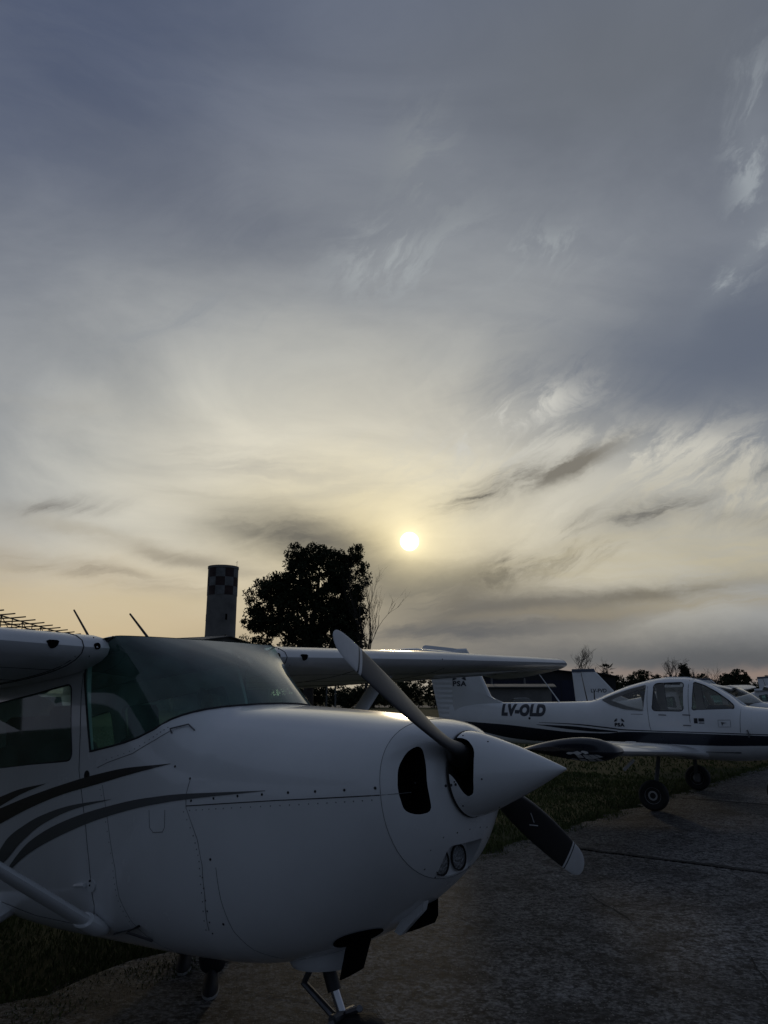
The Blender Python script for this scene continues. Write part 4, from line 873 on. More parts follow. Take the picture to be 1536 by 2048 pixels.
        for pts in ([(-.28, 1.9), (-.27, 1.5), (-.25, 1.2), (-.23, 1.12)], [(.385, 1.93), (.39, 1.5), (.40, 1.25)], [(1.15, 1.50), (1.14, 1.3), (1.13, 1.12)], [(-.55, 1.375), (-.35, 1.375)]):
            MB().tube(F_.conform(resample(pts, 5), .0005, sg), .004, 4).build('door_seam', GREYP, root, smooth=False)
        for x, z in ((.36, 1.375), (.36, 1.21), (-.02, 1.37)): MB().tube(F_.conform([(x - .07, z), (x, z), (x + .05, z - .004)], .006, sg), .007, 5).build('door_latch', STEEL, root)
        MB().tube(F_.conform([(1.23, 1.16), (1.25, 1.10), (1.25, 1.05)], .02, sg), .012, 6).build('cowl_latch', STEEL, root)
    # canopy ridge frame
    MB().tube([(x, 0, F_.at(x)[1] - .004) for x in (1.17, 1.0, .8, .55, .31, 0, -.3, -.7, -1.05, -1.35)], .018, 8).build('canopy_spine', WHITE, root)
    # fin, rudder with beads, T tailplane
    def sheet(name, q, th, m, parent, n=1):
        c = np.mean(np.array(q), axis=0); f = lambda off, s_: [(c[0] + (x - c[0]) * s_, off, c[1] + (z - c[1]) * s_) for x, z in q]
        return MB().loft([f(-th, .88), f(-th * .6, .97), f(0, 1), f(th * .6, .97), f(th, .88)]).build(name, m, parent, angle=25)
    fin = sheet('fin', [(-3.0, 1.50), (-3.22, 1.57), (-3.36, 1.66), (-3.62, 2.19), (-3.88, 2.60), (-4.40, 2.60), (-4.22, 2.08), (-4.20, .98), (-3.6, .96)], .05, WHITE, root)
    rows = []; nb_ = 34
    for k in range(nb_ + 1):
        z = .93 + (2.56 - .93) * k / nb_; xh = -4.195 - max(0, z - 2.0) * .33; xt = -4.46 - (z - .98) * .235; t_ = .026 * (1 - .25 * k / nb_) + (.006 if k % 2 else 0)
        rows.append([(xh, -t_, z), (xh - .06, -t_ * 1.05, z), (xt + .1, -t_ * .5, z), (xt, 0, z), (xt + .1, t_ * .5, z), (xh - .06, t_ * 1.05, z), (xh, t_, z)])
    MB().loft(rows).build('rudder', WHITE, root, smooth=False)
    for sg in (-1, 1):
        link('fin_logo_lettering', text_mesh('PSA', .135, lambda u, v, sg=sg: (-4.03 + (u if sg < 0 else -u), sg * .056, 1.905 + v), NAVY, 'fin_logo_lettering', bold=.005, xs=1.25, space=1.15), fin).location = (0, 0, 0)
        for s2 in (-1, 1):
            q = [(-4.03 + s2 * u, sg * .056, 1.905 + (z - 1.195) * 1.7) for u, z in ((.045, 1.29), (.09, 1.30), (.14, 1.27), (.155, 1.235), (.13, 1.235), (.05, 1.255), (.09, 1.268))]
            MB().add(q, [tuple(range(7))]).build('emblem', NAVY, fin).location = (0, 0, 0)
    rows = []
    for y, xl, c, t in ((-1.56, -4.12, .86, .05), (-1.50, -4.08, .95, .10), (-.8, -4.06, 1.02, .11), (0, -4.05, 1.06, .11), (.8, -4.06, 1.02, .11), (1.50, -4.08, .95, .10), (1.56, -4.12, .86, .05)):
        rows.append([(xl - u, y, 2.50 + v) for u, v in airfoil(c, t, 0)])
    stb = MB().loft(rows).build('tailplane', WHITE, root, angle=50)
    MB().loft([[(-4.49 + .43 * g * math.cos(a), .055 * g * math.sin(a), 2.48 + h - .05 * math.cos(a) * (h / .2)) for a in [2 * math.pi * k / 18 for k in range(18)]] for h, g in ((0, 1.05), (.1, 1.0), (.16, .93), (.175, .8))]).build('fin_cap', WHITE2, fin).location = (0, 0, 0)
    MB().loft([[(-5.06 + .13 * g * math.cos(a), .04 * g * math.sin(a), 2.48 + h) for a in [2 * math.pi * k / 14 for k in range(14)]] for h, g in ((0, 1.1), (.1, 1.0), (.15, .75), (.165, .4))]).build('rudder_horn', WHITE, root)
    # wings: constant chord, dark tips with chipped paint
    for sg in (-1, 1):
        def wr(y, xl, c, z, t): return [(xl - u, sg * y, z + v) for u, v in airfoil(c, t, .02)]
        wg = MB().loft([wr(.38, .62, 1.28, .755, .16), wr(.6, .595, 1.17, .78, .16), wr(1.5, .59, 1.155, .855, .16), (wr(3.0, .585, 1.15, .955, .155)), wr(4.82, .58, 1.145, 1.065, .15)]).build('wing', WHITE, root, angle=50)
        trow = [wr(4.8202, .5801, 1.146, 1.065, .152), wr(4.92, .578, 1.148, 1.065, .19), wr(5.02, .570, 1.145, 1.065, .225), wr(5.09, .55, 1.11, 1.065, .225), wr(5.14, .50, 1.02, 1.066, .18), wr(5.17, .42, .88, 1.067, .09)]
        MB().loft(trow).build('wing_tip', NAVY, wg).location = (0, 0, 0)
        for i, j, f in ((4, 17, .9), (4, 18, 1), (4, 19, 1), (4, 20, .8), (3, 18, .7), (3, 19, .9), (3, 20, .9), (3, 21, .7), (2, 20, .8), (2, 21, .6)):
            q = [Vector(p) for p in (trow[i][j], trow[i][j + 1], trow[i + 1][j + 1], trow[i + 1][j])]; c_ = sum(q, Vector()) / 4; rgc = random.Random(i * 31 + j)
            q = [c_ + (p - c_) * f * rgc.uniform(.75, 1.05) + Vector((0, sg * .003, -.003)) for p in q]
            MB().add([tuple(p) for p in q], [(0, 1, 2, 3)]).build('paint_chip', WHITE2, wg).location = (0, 0, 0)
        rgc = random.Random(4)
        for f_, z_, s_ in ((.20, 1.062, .05), (.31, 1.05, .06), (.40, 1.046, .045)):
            MB().add([(.42 - .88 * f_ + s_ * rgc.uniform(.6, 1.2) * math.cos(a), sg * 5.174, z_ + s_ * .4 * rgc.uniform(.4, 1.1) * math.sin(a)) for a in [2 * math.pi * k / 9 for k in range(9)]], [tuple(range(9))]).build('paint_chip', WHITE2, wg).location = (0, 0, 0)
        MB().box(-.25, -.12, sg * 1.9 - .05, sg * 1.9 + .05, .95, 1.01).build('fuel_cap_fairing', WHITE, wg).location = (0, 0, 0)
        MB().loft([[(.1 - .42 * math.cos(a) * g, sg * .62 + .10 * math.sin(a) * g, .84 + h) for a in [2 * math.pi * k / 16 for k in range(16)]] for h, g in ((-.03, 1), (.02, .92), (.045, .6))]).build('wing_walk_fairing', WHITE, wg).location = (0, 0, 0)
        MB().tube([(.05, sg * 3.05, .90), (-.02, sg * 3.06, .78)], .006, 6).build('tie_down_ring', STEEL, wg).location = (0, 0, 0)
        if sg < 0: MB().tube([(.167, -3.5, .744), (.305, -3.5, .873)], [.022, .02], 10).build('pitot_mast', WHITE2, wg).location = (0, 0, 0)
        lg = MB().loft([[(.05 - x + .032 * math.cos(a), sg * y, z + .016 * math.sin(a)) for a in [2 * math.pi * k / 10 for k in range(10)]] for x, y, z in ((.0, 1.22, .86), (.02, 1.30, .6), (.05, 1.42, .28), (.05, 1.46, .215))]).build('gear_leg', GREYP, root)
        wheel(root, (0, sg * 1.53, .222), .222, .075)
        MB().box(-.03, .07, sg * 1.43 - .02, sg * 1.43 + .02, .16, .30).build('brake_caliper', STEEL, lg).location = (0, 0, 0)
    wheel(root, (1.56, 0, .222), .222, .07)
    MB().tube([(1.62, 0, .75), (1.57, .0, .45)], .035, 10).build('nose_strut', STEEL, root)
    MB().tube([(1.57, -.095, .45), (1.56, -.1, .22)], .02, 8).build('nose_fork', STEEL, root); MB().tube([(1.57, .095, .45), (1.56, .1, .22)], .02, 8).build('nose_fork', STEEL, root)
    MB().lathe([(2.12, .15), (2.2, .145), (2.33, .10), (2.42, .045), (2.45, 0)], 24, center=(0, 0, 1.14)).build('spinner', WHITE, root)
    for a in (.5, .5 + math.pi):
        e = Vector((0, math.sin(a), math.cos(a))); et = Vector((1, 0, 0)).cross(e); rows = []
        for r, c, t, b in ((.1, .07, .05, 45), (.25, .1, .035, 38), (.5, .13, .02, 27), (.75, .115, .012, 20), (.88, .08, .008, 17), (.915, .03, .004, 16)):
            b = R(b); rows.append([tuple(Vector((2.18, 0, 1.14)) + e * r + (et * math.cos(b) + Vector((1, 0, 0)) * math.sin(b)) * (c / 2 * math.cos(q)) + (Vector((1, 0, 0)) * math.cos(b) - et * math.sin(b)) * (t / 2 * math.sin(q))) for q in [2 * math.pi * k / 14 for k in range(14)]])
        MB().loft(rows).build('propeller_blade', BLADE, root)
    MB().tube([(-1.98, 0, 1.56), (-2.36, 0, 2.08)], [.012, .006], 8).build('whip_antenna', WHITE2, root)
    MB().tube([(-1.32, 0, 1.58), (-1.32, 0, 1.78)], [.012, .008], 6).build('rod_antenna', DARKM, root)
    MB().tube([(.42, 0, 1.97), (.40, 0, 2.06)], [.012, .008], 6).build('beacon_mast', DARKM, root)
    MB().lathe([(0, .022), (.012, .022), (.016, .0)], 12, 'y').build('static_port', DARKM, root).location = (-2.49, -F_.side(-2.49, 1.27) - .004, 1.27)
tomahawk(TT)
# ================================================================== parked high-wing aeroplanes further back (copies of the near one without its stripes)
def copy_tree(o, parent=None):
    c = o.copy(); C.objects.link(c); c.parent = parent
    for ch in list(o.children): copy_tree(ch, c)
    return c
PK = empty('parked_aeroplane', (0, 0, 0)); BASEOFF[PK.name] = (-1.9, 0, -1.27)
make_highwing(PK, near=False)
# (wing-centre position, heading clockwise from +x, label)
def place(o, p, heading, pitch=.03): o.location = (p[0], p[1], .0); o.rotation_euler = (0, -pitch, -heading)
HD = .572
place(PK, (9.50, 21.25), HD, 0.0); PK.scale = (.93, .93, .93)
tag(PK, 'white high-wing aeroplane behind the trainer with slate cap and LV-FVD on its fin', 'aeroplane', 'parked aeroplanes')
P4 = copy_tree(PK); place(P4, (19.7, 36.4), HD); P4.scale = (1, 1, 1)
tag(P4, 'far white aeroplane whose grey fin peeks over the trainer canopy', 'aeroplane', 'parked aeroplanes')
P5 = copy_tree(PK); place(P5, (29.7, 49.0), HD); P5.scale = (1.15, 1.15, 1.15)
tag(P5, 'farthest white aeroplane whose fin shows beside the dark conifer at the right edge', 'aeroplane', 'parked aeroplanes')
fin3 = next(o for o in PK.children if o.name.startswith('fin') and 'cap' not in o.name)
for sg in (-1, 1):
    link('registration_letters', text_mesh('LV-FVD', .16, lambda u, v, sg=sg: (-5.86 + (u if sg < 0 else -u), sg * .045, .70 + v), NAVY, 'registration_letters', bold=.003), fin3).location = (0, 0, 0)
# ================================================================== person standing on the far side of the nose
def person(name, loc, rotz, label):
    root = empty(name, loc, (0, 0, rotz)); tag(root, label, 'person')
    # front is -y; feet: right foot forward, left foot back
    J = {'pelvis': ((0, 0, .96), .135), 'belly': ((0, -.005, 1.10), .135), 'chest': ((0, -.01, 1.28), .15), 'shoul': ((0, 0, 1.43), .10), 'neck': ((0, -.005, 1.50), .058), 'jaw': ((0, -.03, 1.575), .068), 'head': ((0, -.015, 1.65), .088), 'crown': ((0, -.005, 1.715), .07), 'nose': ((0, -.118, 1.625), .016)}
    E = [('pelvis', 'belly'), ('belly', 'chest'), ('chest', 'shoul'), ('shoul', 'neck'), ('neck', 'jaw'), ('jaw', 'head'), ('head', 'crown'), ('head', 'nose')]
    for s, fy in ((1, -.20), (-1, .22)):
        J.update({f'hip{s}': ((s * .095, 0, .90), .098), f'knee{s}': ((s * .10, fy * .45 - .03, .50), .066), f'calf{s}': ((s * .10, fy * .75, .32), .088), f'ank{s}': ((s * .10, fy, .07), .090),
                  f'sh{s}': ((s * .18, 0, 1.42), .062), f'el{s}': ((s * .25, .03, 1.13), .045), f'wr{s}': ((s * .26, -.10, .90), .032), f'palm{s}': ((s * .26, -.13, .83), .034)})
        E += [('pelvis', f'hip{s}'), (f'hip{s}', f'knee{s}'), (f'knee{s}', f'calf{s}'), (f'calf{s}', f'ank{s}'), ('shoul', f'sh{s}'), (f'sh{s}', f'el{s}'), (f'el{s}', f'wr{s}'), (f'wr{s}', f'palm{s}')]
        for k, (dy, ln) in enumerate(((-.036, .07), (-.012, .08), (.012, .075), (.034, .06))):
            J[f'f{s}{k}a'] = ((s * .262, -.14 + dy, .785), .0095); J[f'f{s}{k}b'] = ((s * .252, -.148 + dy, .785 - ln * .55), .0085); J[f'f{s}{k}c'] = ((s * .235, -.15 + dy, .785 - ln), .007)
            E += [(f'palm{s}', f'f{s}{k}a'), (f'f{s}{k}a', f'f{s}{k}b'), (f'f{s}{k}b', f'f{s}{k}c')]
        J[f't{s}a'] = ((s * .24, -.175, .83), .011); J[f't{s}b'] = ((s * .225, -.195, .79), .009); E += [(f'palm{s}', f't{s}a'), (f't{s}a', f't{s}b')]
    bm = bmesh.new(); vs = {}; lay = bm.verts.layers.skin.verify()
    for k, (p, r) in J.items(): v = bm.verts.new(p); v[lay].radius = (r, r); v[lay].use_root = k == 'pelvis'; vs[k] = v
    for a, b in E: bm.edges.new((vs[a], vs[b]))
    me = bpy.data.meshes.new('body'); bm.to_mesh(me); bm.free(); o = bpy.data.objects.new('body', me); C.objects.link(o)
    o.modifiers.new('s', 'SKIN').use_smooth_shade = True; ss = o.modifiers.new('u', 'SUBSURF'); ss.levels = 2; ss.render_levels = 2
    bpy.context.view_layer.update(); m2 = bpy.data.meshes.new_from_object(o.evaluated_get(bpy.context.evaluated_depsgraph_get())); bpy.data.objects.remove(o)
    m2.materials.clear()
    for m in (mat('dark_jacket', (.018, .019, .022), .9, bump=.3), mat('dark_trousers', (.012, .012, .014), .9, bump=.3), mat('skin', (.32, .20, .14), .55)): m2.materials.append(m)
    for f in m2.polygons:
        z = f.center.z; f.use_smooth = True; f.material_index = 2 if (z > 1.52 or (z < .90 and abs(f.center.x) > .20)) else 0 if z > .97 else 1
    link('body', m2, root)
    MB().loft([[(.094 * g * math.cos(a), .004 + .108 * g * math.sin(a) * (1 if math.sin(a) > 0 else .72), z) for a in [2 * math.pi * k / 18 for k in range(18)]] for z, g in ((1.60, .5), (1.63, .93), (1.68, 1.0), (1.73, .92), (1.765, .68), (1.78, .3))]).build('hair', mat('dark_hair', (.01, .008, .006), .7), root)
    SH, SO = mat('black_trainer_shoe', (.012, .012, .013), .7), mat('pale_shoe_sole', (.34, .34, .33), .7)
    for s, fy in ((1, -.20), (-1, .22)):
        def ring(z, k, dy=0): return [(s * .10 + .047 * k * math.cos(a) * (1 + .12 * max(0, -math.sin(a))), fy - .055 + dy + .145 * k * math.sin(a), z) for a in [2 * math.pi * j / 20 for j in range(20)]]
        sh = MB().loft([ring(.022, .97), ring(.05, .96), ring(.075, .86, .01), ring(.095, .62, .04), ring(.125, .44, .055)]).build('shoe', SH, root)
        MB().loft([ring(-.012, .95), ring(0, 1.02), ring(.0225, 1.03)]).build('sole', SO, sh)
    return root
person('person', (-1.15, 5.22, .012), R(8), 'person in dark clothes and black shoes with pale soles standing behind the nose')
# ================================================================== trees
LEAF_D = mat('dark_evergreen_leaves', (.026, .038, .017), .75, var=.4, vscale=.5, spec=.2)
LEAF_M = mat('olive_leaves', (.032, .042, .020), .8, var=.4, vscale=.4, spec=.2)
BARK = mat('grey_bark', (.055, .048, .042), .9, var=.3, vscale=3)
TWIG = mat('bare_twigs', (.06, .052, .046), .9)
def leaves(lobes, nclump, per, size, rad, seed, droop=.3):
    """leaf quads in clumps through the volume of ellipsoid lobes (cx, cy, cz, rx, ry, rz)"""
    r = np.random.RandomState(seed); lobes = np.array(lobes, float); vol = lobes[:, 3] * lobes[:, 4] * lobes[:, 5]; pick = r.choice(len(lobes), nclump, p=vol ** .8 / (vol ** .8).sum()); lb = lobes[pick]
    d = r.normal(size=(nclump, 3)); d /= np.linalg.norm(d, axis=1)[:, None]; rr = r.uniform(.15, 1, (nclump, 1)) ** .45
    cc = lb[:, :3] + d * rr * lb[:, 3:]; cr_ = rad * r.uniform(.55, 1.35, nclump)
    e = r.normal(size=(nclump, per, 3)); e /= np.linalg.norm(e, axis=2)[..., None]; p = cc[:, None, :] + e * (r.uniform(.1, 1, (nclump, per, 1)) ** .5) * cr_[:, None, None] * np.array([1, 1, .75])
    p = p.reshape(-1, 3); n = len(p); a = r.normal(size=(n, 3)); a /= np.linalg.norm(a, axis=1)[:, None]; a[:, 2] -= droop; b = np.cross(a, r.normal(size=(n, 3))); b /= np.linalg.norm(b, axis=1)[:, None] + 1e-6
    s = size * r.uniform(.6, 1.4, (n, 1))
    return np.stack([p - a * s, p + b * s * .45, p + a * s, p - b * s * .45], 1).reshape(-1, 3)
def branchy(mb, p, d, ln, rad, depth, rg, spread=.55, up=.12, nmin=2, nmax=3, sides=5, segs=3):
    pts = [p]; dd = d.copy()
    for _ in range(segs):
        dd = (dd + Vector((rg.gauss(0, .13), rg.gauss(0, .13), rg.gauss(0, .08) + up * .3))).normalized(); pts.append(pts[-1] + dd * ln / segs)
    mb.tube([tuple(q) for q in pts], [rad * (1 - .4 * k / segs) for k in range(segs + 1)], sides, cap=False)
    if depth <= 0: return
    for _ in range(rg.randint(nmin, nmax)):
        k = rg.randint(1, segs); nd = (dd + Vector((rg.gauss(0, spread), rg.gauss(0, spread), rg.gauss(0, spread * .6) + up))).normalized()
        branchy(mb, pts[k], nd, ln * rg.uniform(.58, .82), rad * .58, depth - 1, rg, spread, up, nmin, nmax, max(3, sides - 1), segs)
def tree(name, loc, label, lobes, nclump, per, size, rad, seed, trunk_h, trunk_r, leafm=LEAF_D, group=None, limbs=7, cat='tree'):
    o = empty(name, loc); tag(o, label, cat, group); rg = random.Random(seed)
    link('crown', mesh_np('crown', leaves(lobes, nclump, per, size, rad, seed), 4, [(0, 1, 2, 3)], leafm), o)
    mb = MB(); mb.tube([(0, 0, -.1), (.1, 0, trunk_h * .4), (0, .1, trunk_h)], [trunk_r * 1.3, trunk_r, trunk_r * .7], 10); mb.build('trunk', BARK, o)
    lm = MB()
    for k in range(limbs):
        l = lobes[k % len(lobes)]; t = Vector(l[:3]); s = Vector((0, 0, trunk_h * rg.uniform(.5, 1))); m_ = s.lerp(t, .5) + Vector((rg.gauss(0, .4), rg.gauss(0, .4), -.3))
        lm.tube([tuple(s), tuple(m_), tuple(t + Vector((0, 0, l[5] * .4)))], [trunk_r * .5, trunk_r * .32, trunk_r * .1], 6)
    lm.build('limbs', BARK, o); return o
def bare_tree(name, loc, label, h, rad, seed, depth=4, lean=(0, 0), group=None, spread=.5, thick=None):
    o = empty(name, loc); tag(o, label, 'tree', group); rg = random.Random(seed)
    tp = (lean[0] * .5, lean[1] * .5, h * .38); MB().tube([(0, 0, -.1), (lean[0] * .2, 0, h * .2), tp], [rad * 1.3, rad, rad * .75], 8).build('trunk', TWIG, o)
    mb = MB()
    for k in range(4): branchy(mb, Vector(tp) * rg.uniform(.75, 1), Vector((lean[0] * .08 + rg.gauss(0, .35), rg.gauss(0, .35), 1)).normalized(), h * .30, rad * .55, depth, rg, spread, .22)
    mb.build('branches', TWIG, o, smooth=False); return o
tree('broad_evergreen_tree', (-8.8, 90, 0), 'large dark broad-crowned evergreen tree beside the chequered tower',
     [(1.2, 0, 16.0, 4.3, 4, 3.0), (5.0, .5, 15.0, 2.1, 2.4, 3.6), (-4.4, 0, 12.1, 3.1, 3.2, 3.6), (0, 0, 10.6, 5.4, 4.6, 3.5), (-6.3, 0, 10.4, 1.7, 1.8, 1.5), (1.3, 0, 6.9, 5.6, 4.6, 3.0), (-1.6, -.5, 17.6, 1.9, 2, 1.5), (1.2, 0, 18.4, 1.7, 1.8, 1.0), (5.1, 0, 18.0, 1.6, 1.8, 1.3), (-5.6, 0, 7.4, 1.6, 1.6, .9), (3.0, 0, 12.5, 3.2, 3, 3.5), (-2.0, 0, 13.6, 2.6, 2.6, 2.6), (3.3, 0, 17.0, 2.0, 2, 1.7), (-.3, 0, 17.2, 2.0, 2, 1.5), (4.9, 0, 11.0, 1.8, 2, 3.0), (-4.2, 0, 14.0, 2.0, 2, 1.8), (-6.0, 0, 8.8, 2.0, 2, 1.6), (4.6, 0, 7.5, 2.2, 2.4, 2.6)],
     1150, 70, .165, .70, 21, 8.5, .55, limbs=12)
bare_tree('bare_tree', (-2.1, 88, 0), 'leafless tree with pale twisting branches at the right of the large evergreen', 14.5, .17, 5, 5, (.4, 0), spread=.28)
bare_tree('bare_tree', (28.0, 110, 0), 'leafless tree standing above the near wing tip', 8.4, .20, 9, 5, group='leafless trees on the horizon', spread=.6)
bare_tree('bare_tree', (48.3, 130, 0), 'leafless pale tree just left of the dark cypress', 8.0, .17, 12, 5, group='leafless trees on the horizon', spread=.55)
for i, (x, y, h, lab) in enumerate(((57.5, 150, 6.4, 'leafless tree between the cypress and the dark conifer, left one'), (60.5, 152, 6.7, 'leafless tree between the cypress and the dark conifer, middle one'), (63.5, 150, 6.6, 'leafless tree right beside the dark conifer'))):
    bare_tree('bare_tree', (x, y, 0), lab, h, .14, 30 + i, 4, group='leafless trees on the horizon', spread=.6)
tree('cypress_tree', (50.3, 130, 0), 'dark pointed cypress behind the trainer canopy', [(0, 0, 1.8 + k * .85, 1.35 - .13 * k, 1.2 - .12 * k, 1.0) for k in range(6)], 330, 34, .14, .38, 41, 3, .2, limbs=2)
tree('conifer_tree', (54.6, 120, 0), 'dark uneven conifer at the right of the treeline', [(0, 0, 2.2, 3.3, 2.5, 1.6), (-.3, 0, 3.6, 2.2, 2, 1.3), (.4, 0, 4.8, 1.2, 1.2, 1.0), (-1.7, 0, 4.4, .8, .8, .6), (2.2, 0, 2.9, 1.2, 1, .5)], 260, 34, .15, .42, 42, 3, .25, limbs=5)
tree('roundish_tree', (45.5, 135, 0), 'dark spreading tree left of the cypress', [(-2, 0, 3.6, 2.2, 2, 1.6), (1.5, 0, 3.2, 2.6, 2, 1.4), (-.5, 0, 5.1, 1.5, 1.5, .9), (-3.8, 0, 2.8, 1.8, 1.5, 1.2)], 230, 30, .16, .45, 43, 3, .22, limbs=4)
def palm(loc, label, h, seed):
    o = empty('palm_tree', loc); tag(o, label, 'tree'); rg = random.Random(seed); MB().tube([(0, 0, -.1), (.05, 0, h * .5), (0, 0, h)], [.28, .2, .17], 8).build('trunk', BARK, o)
    V = []
    for k in range(30):
        a = rg.uniform(0, 2 * math.pi); el = rg.uniform(-.5, 1.1); ln = rg.uniform(1.2, 1.8); d = Vector((math.cos(a) * math.cos(el), math.sin(a) * math.cos(el), math.sin(el))); side = d.cross(Vector((0, 0, 1))).normalized()
        base_ = Vector((0, 0, h)); tip = base_ + d * ln; 
        for j in range(9):
            f = (j - 4) / 4 * .65; dirn = (d * math.cos(f) + side * math.sin(f)); c0 = base_ + d * ln * .55; c1 = c0 + dirn * ln * .55 - Vector((0, 0, .12 * abs(f) + .06)); w = Vector((0, 0, 1)).cross(dirn).normalized() * .07
            V += [tuple(c0), tuple(c0.lerp(c1, .5) + w), tuple(c1), tuple(c0.lerp(c1, .5) - w)]
        w = side * .03; V += [tuple(base_ - w), tuple(base_ + w), tuple(base_ + d * ln * .6 + w * .5), tuple(base_ + d * ln * .6 - w * .5)]
    link('fronds', mesh_np('fronds', np.array(V), 4, [(0, 1, 2, 3)], LEAF_D), o)
palm((40.2, 140, 0), 'fan palm rising over the treeline at the right of the LV-FVD fin', 6.0, 3)
# bushes under the far wing, left of the propeller
for i, (x, y, w, h, lab) in enumerate(((-9.5, 104, 4.2, 3.2, 'dark bush right beside the windscreen edge, under the far wing'), (-3.6, 108, 3.6, 3.0, 'dark bush under the far wing left of the upper propeller blade'), (2.5, 112, 3.4, 3.4, 'dark bush behind the upper propeller blade'), (8.3, 110, 2.6, 3.6, 'dark bush between the wing strut and the trainer tail'))):
    tree('dark_bush', (x, y, 0), lab, [(-w * .5, 0, h * .4, w * .6, 1.8, h * .45), (w * .4, 0, h * .45, w * .6, 1.8, h * .5), (0, 0, h * .55, w * .5, 1.6, h * .5)], 150, 30, .17, .5, 60 + i, 1.2, .15, LEAF_M, 'bushes under the far wing', 3, 'bush')
# far wood that reads as one mass
rw = np.random.RandomState(8); lob = []
for x in np.arange(-260, 330, 3.2):
    y = 215 + 14 * math.sin(x * .05) + rw.uniform(-8, 8); h = rw.uniform(2.4, 3.6) + .9 * math.sin(x * .11); lob.append((x, y, h * .8, 3.4, 2.2, h))
V1 = leaves(lob, 4200, 28, .30, .95, 77)
lob = [(x, 158 + rw.uniform(-6, 6), 2.7, 2.6, 1.6, rw.uniform(2.6, 3.6)) for x in np.arange(30, 115, 2.0)]
V2 = leaves(lob, 2300, 34, .20, .6, 78)
tag(link('distant_woodland', mesh_np('distant_woodland', np.concatenate([V1, V2]), 4, [(0, 1, 2, 3)], LEAF_M)), 'distant dark belt of woodland along the horizon', 'woodland', kind='stuff')
# ================================================================== taxiway, buildings
tx = MB(); tx.grid([[(x, y, .006) for x in (-120, -40, 0, 60, 200)] for y in (112, 122, 136)])
tag(tx.build('taxiway', mat('pale_taxiway', (.16, .155, .145), .85, var=.25, vscale=.4), smooth=False), kind='structure')
CONCW = mat('tower_concrete', (.19, .185, .175), .9, var=.35, vscale=.35, bump=.3, bscale=2)
REDP = mat('faded_red_paint', (.042, .024, .023), .8, var=.45, vscale=.8)
WHP = mat('faded_white_paint', (.17, .175, .175), .8, var=.5, vscale=.8)
tw = empty('chequered_tower', (-27.75, 130, 0)); tag(tw, 'round concrete tower with red and white chequered top left of the large tree', 'tower')
def tr(z): return 2.58 - .0035 * z
MB().lathe([(0, tr(0)), (6, tr(6)), (12, tr(12)), (18, tr(18)), (23.0, tr(23)), (23.2, tr(23) - .05), (23.2, 0)], 56, 'z').build('shaft', CONCW, tw)
for row in range(3):
    for k in range(10):
        a0 = 2 * math.pi * (k - .5) / 10 - math.pi / 2 + .03; a1 = a0 + 2 * math.pi / 10; z0, z1 = 18.25 + row * 1.52, 18.25 + (row + 1) * 1.52
        rr = tr(20) + .06; rows = [[(rr_ * math.cos(a0 + (a1 - a0) * j / 6), rr_ * math.sin(a0 + (a1 - a0) * j / 6), z) for j in range(7)] for z, rr_ in ((z0 + .01, rr - .08), (z0 + .01, rr), (z1 - .01, rr), (z1 - .01, rr - .08))]
        MB().grid(rows).build('check_panel', REDP if (row + k) % 2 else WHP, tw, angle=50)
MB().lathe([(22.85, tr(23) + .02), (22.85, tr(23) + .14), (23.25, tr(23) + .14), (23.3, 0)], 48, 'z').build('cap_ring', CONCW, tw)
for a in (-2.75, -1.02):
    for z in (10.5, 14.0):
        c_, s_ = math.cos(a), math.sin(a); r0 = tr(z) + .02; u = Vector((-s_, c_, 0)) * .16; o_ = Vector((c_, s_, 0))
        q = [o_ * r0 - u + Vector((0, 0, z)), o_ * r0 + u + Vector((0, 0, z)), o_ * r0 + u + Vector((0, 0, z + 1.0)), o_ * r0 - u + Vector((0, 0, z + 1.0))]
        mb = MB(); mb.add([tuple(p) for p in q] + [tuple(p - o_ * .3) for p in q], [(0, 1, 2, 3), (0, 1, 5, 4), (1, 2, 6, 5), (2, 3, 7, 6), (3, 0, 4, 7)]); sl_ = mb.build('slit_window', VOID, tw, smooth=False)
        MB().add([tuple(p) for p in [q[0] - u * .2 + o_ * .03 - Vector((0, 0, .08)), q[1] + u * .2 + o_ * .03 - Vector((0, 0, .08)), q[1] + u * .2 + o_ * .03, q[0] - u * .2 + o_ * .03]] , [(0, 1, 2, 3)]).build('sill', CONCW, sl_, smooth=False)
MB().tube([(2.3, 0, 23.2), (2.3, 0, 24.3)], .03, 5).build('mast', STEEL, tw); MB().tube([(2.1, 0, 24.0), (2.5, 0, 24.2)], .02, 4).build('mast_arm', STEEL, tw)
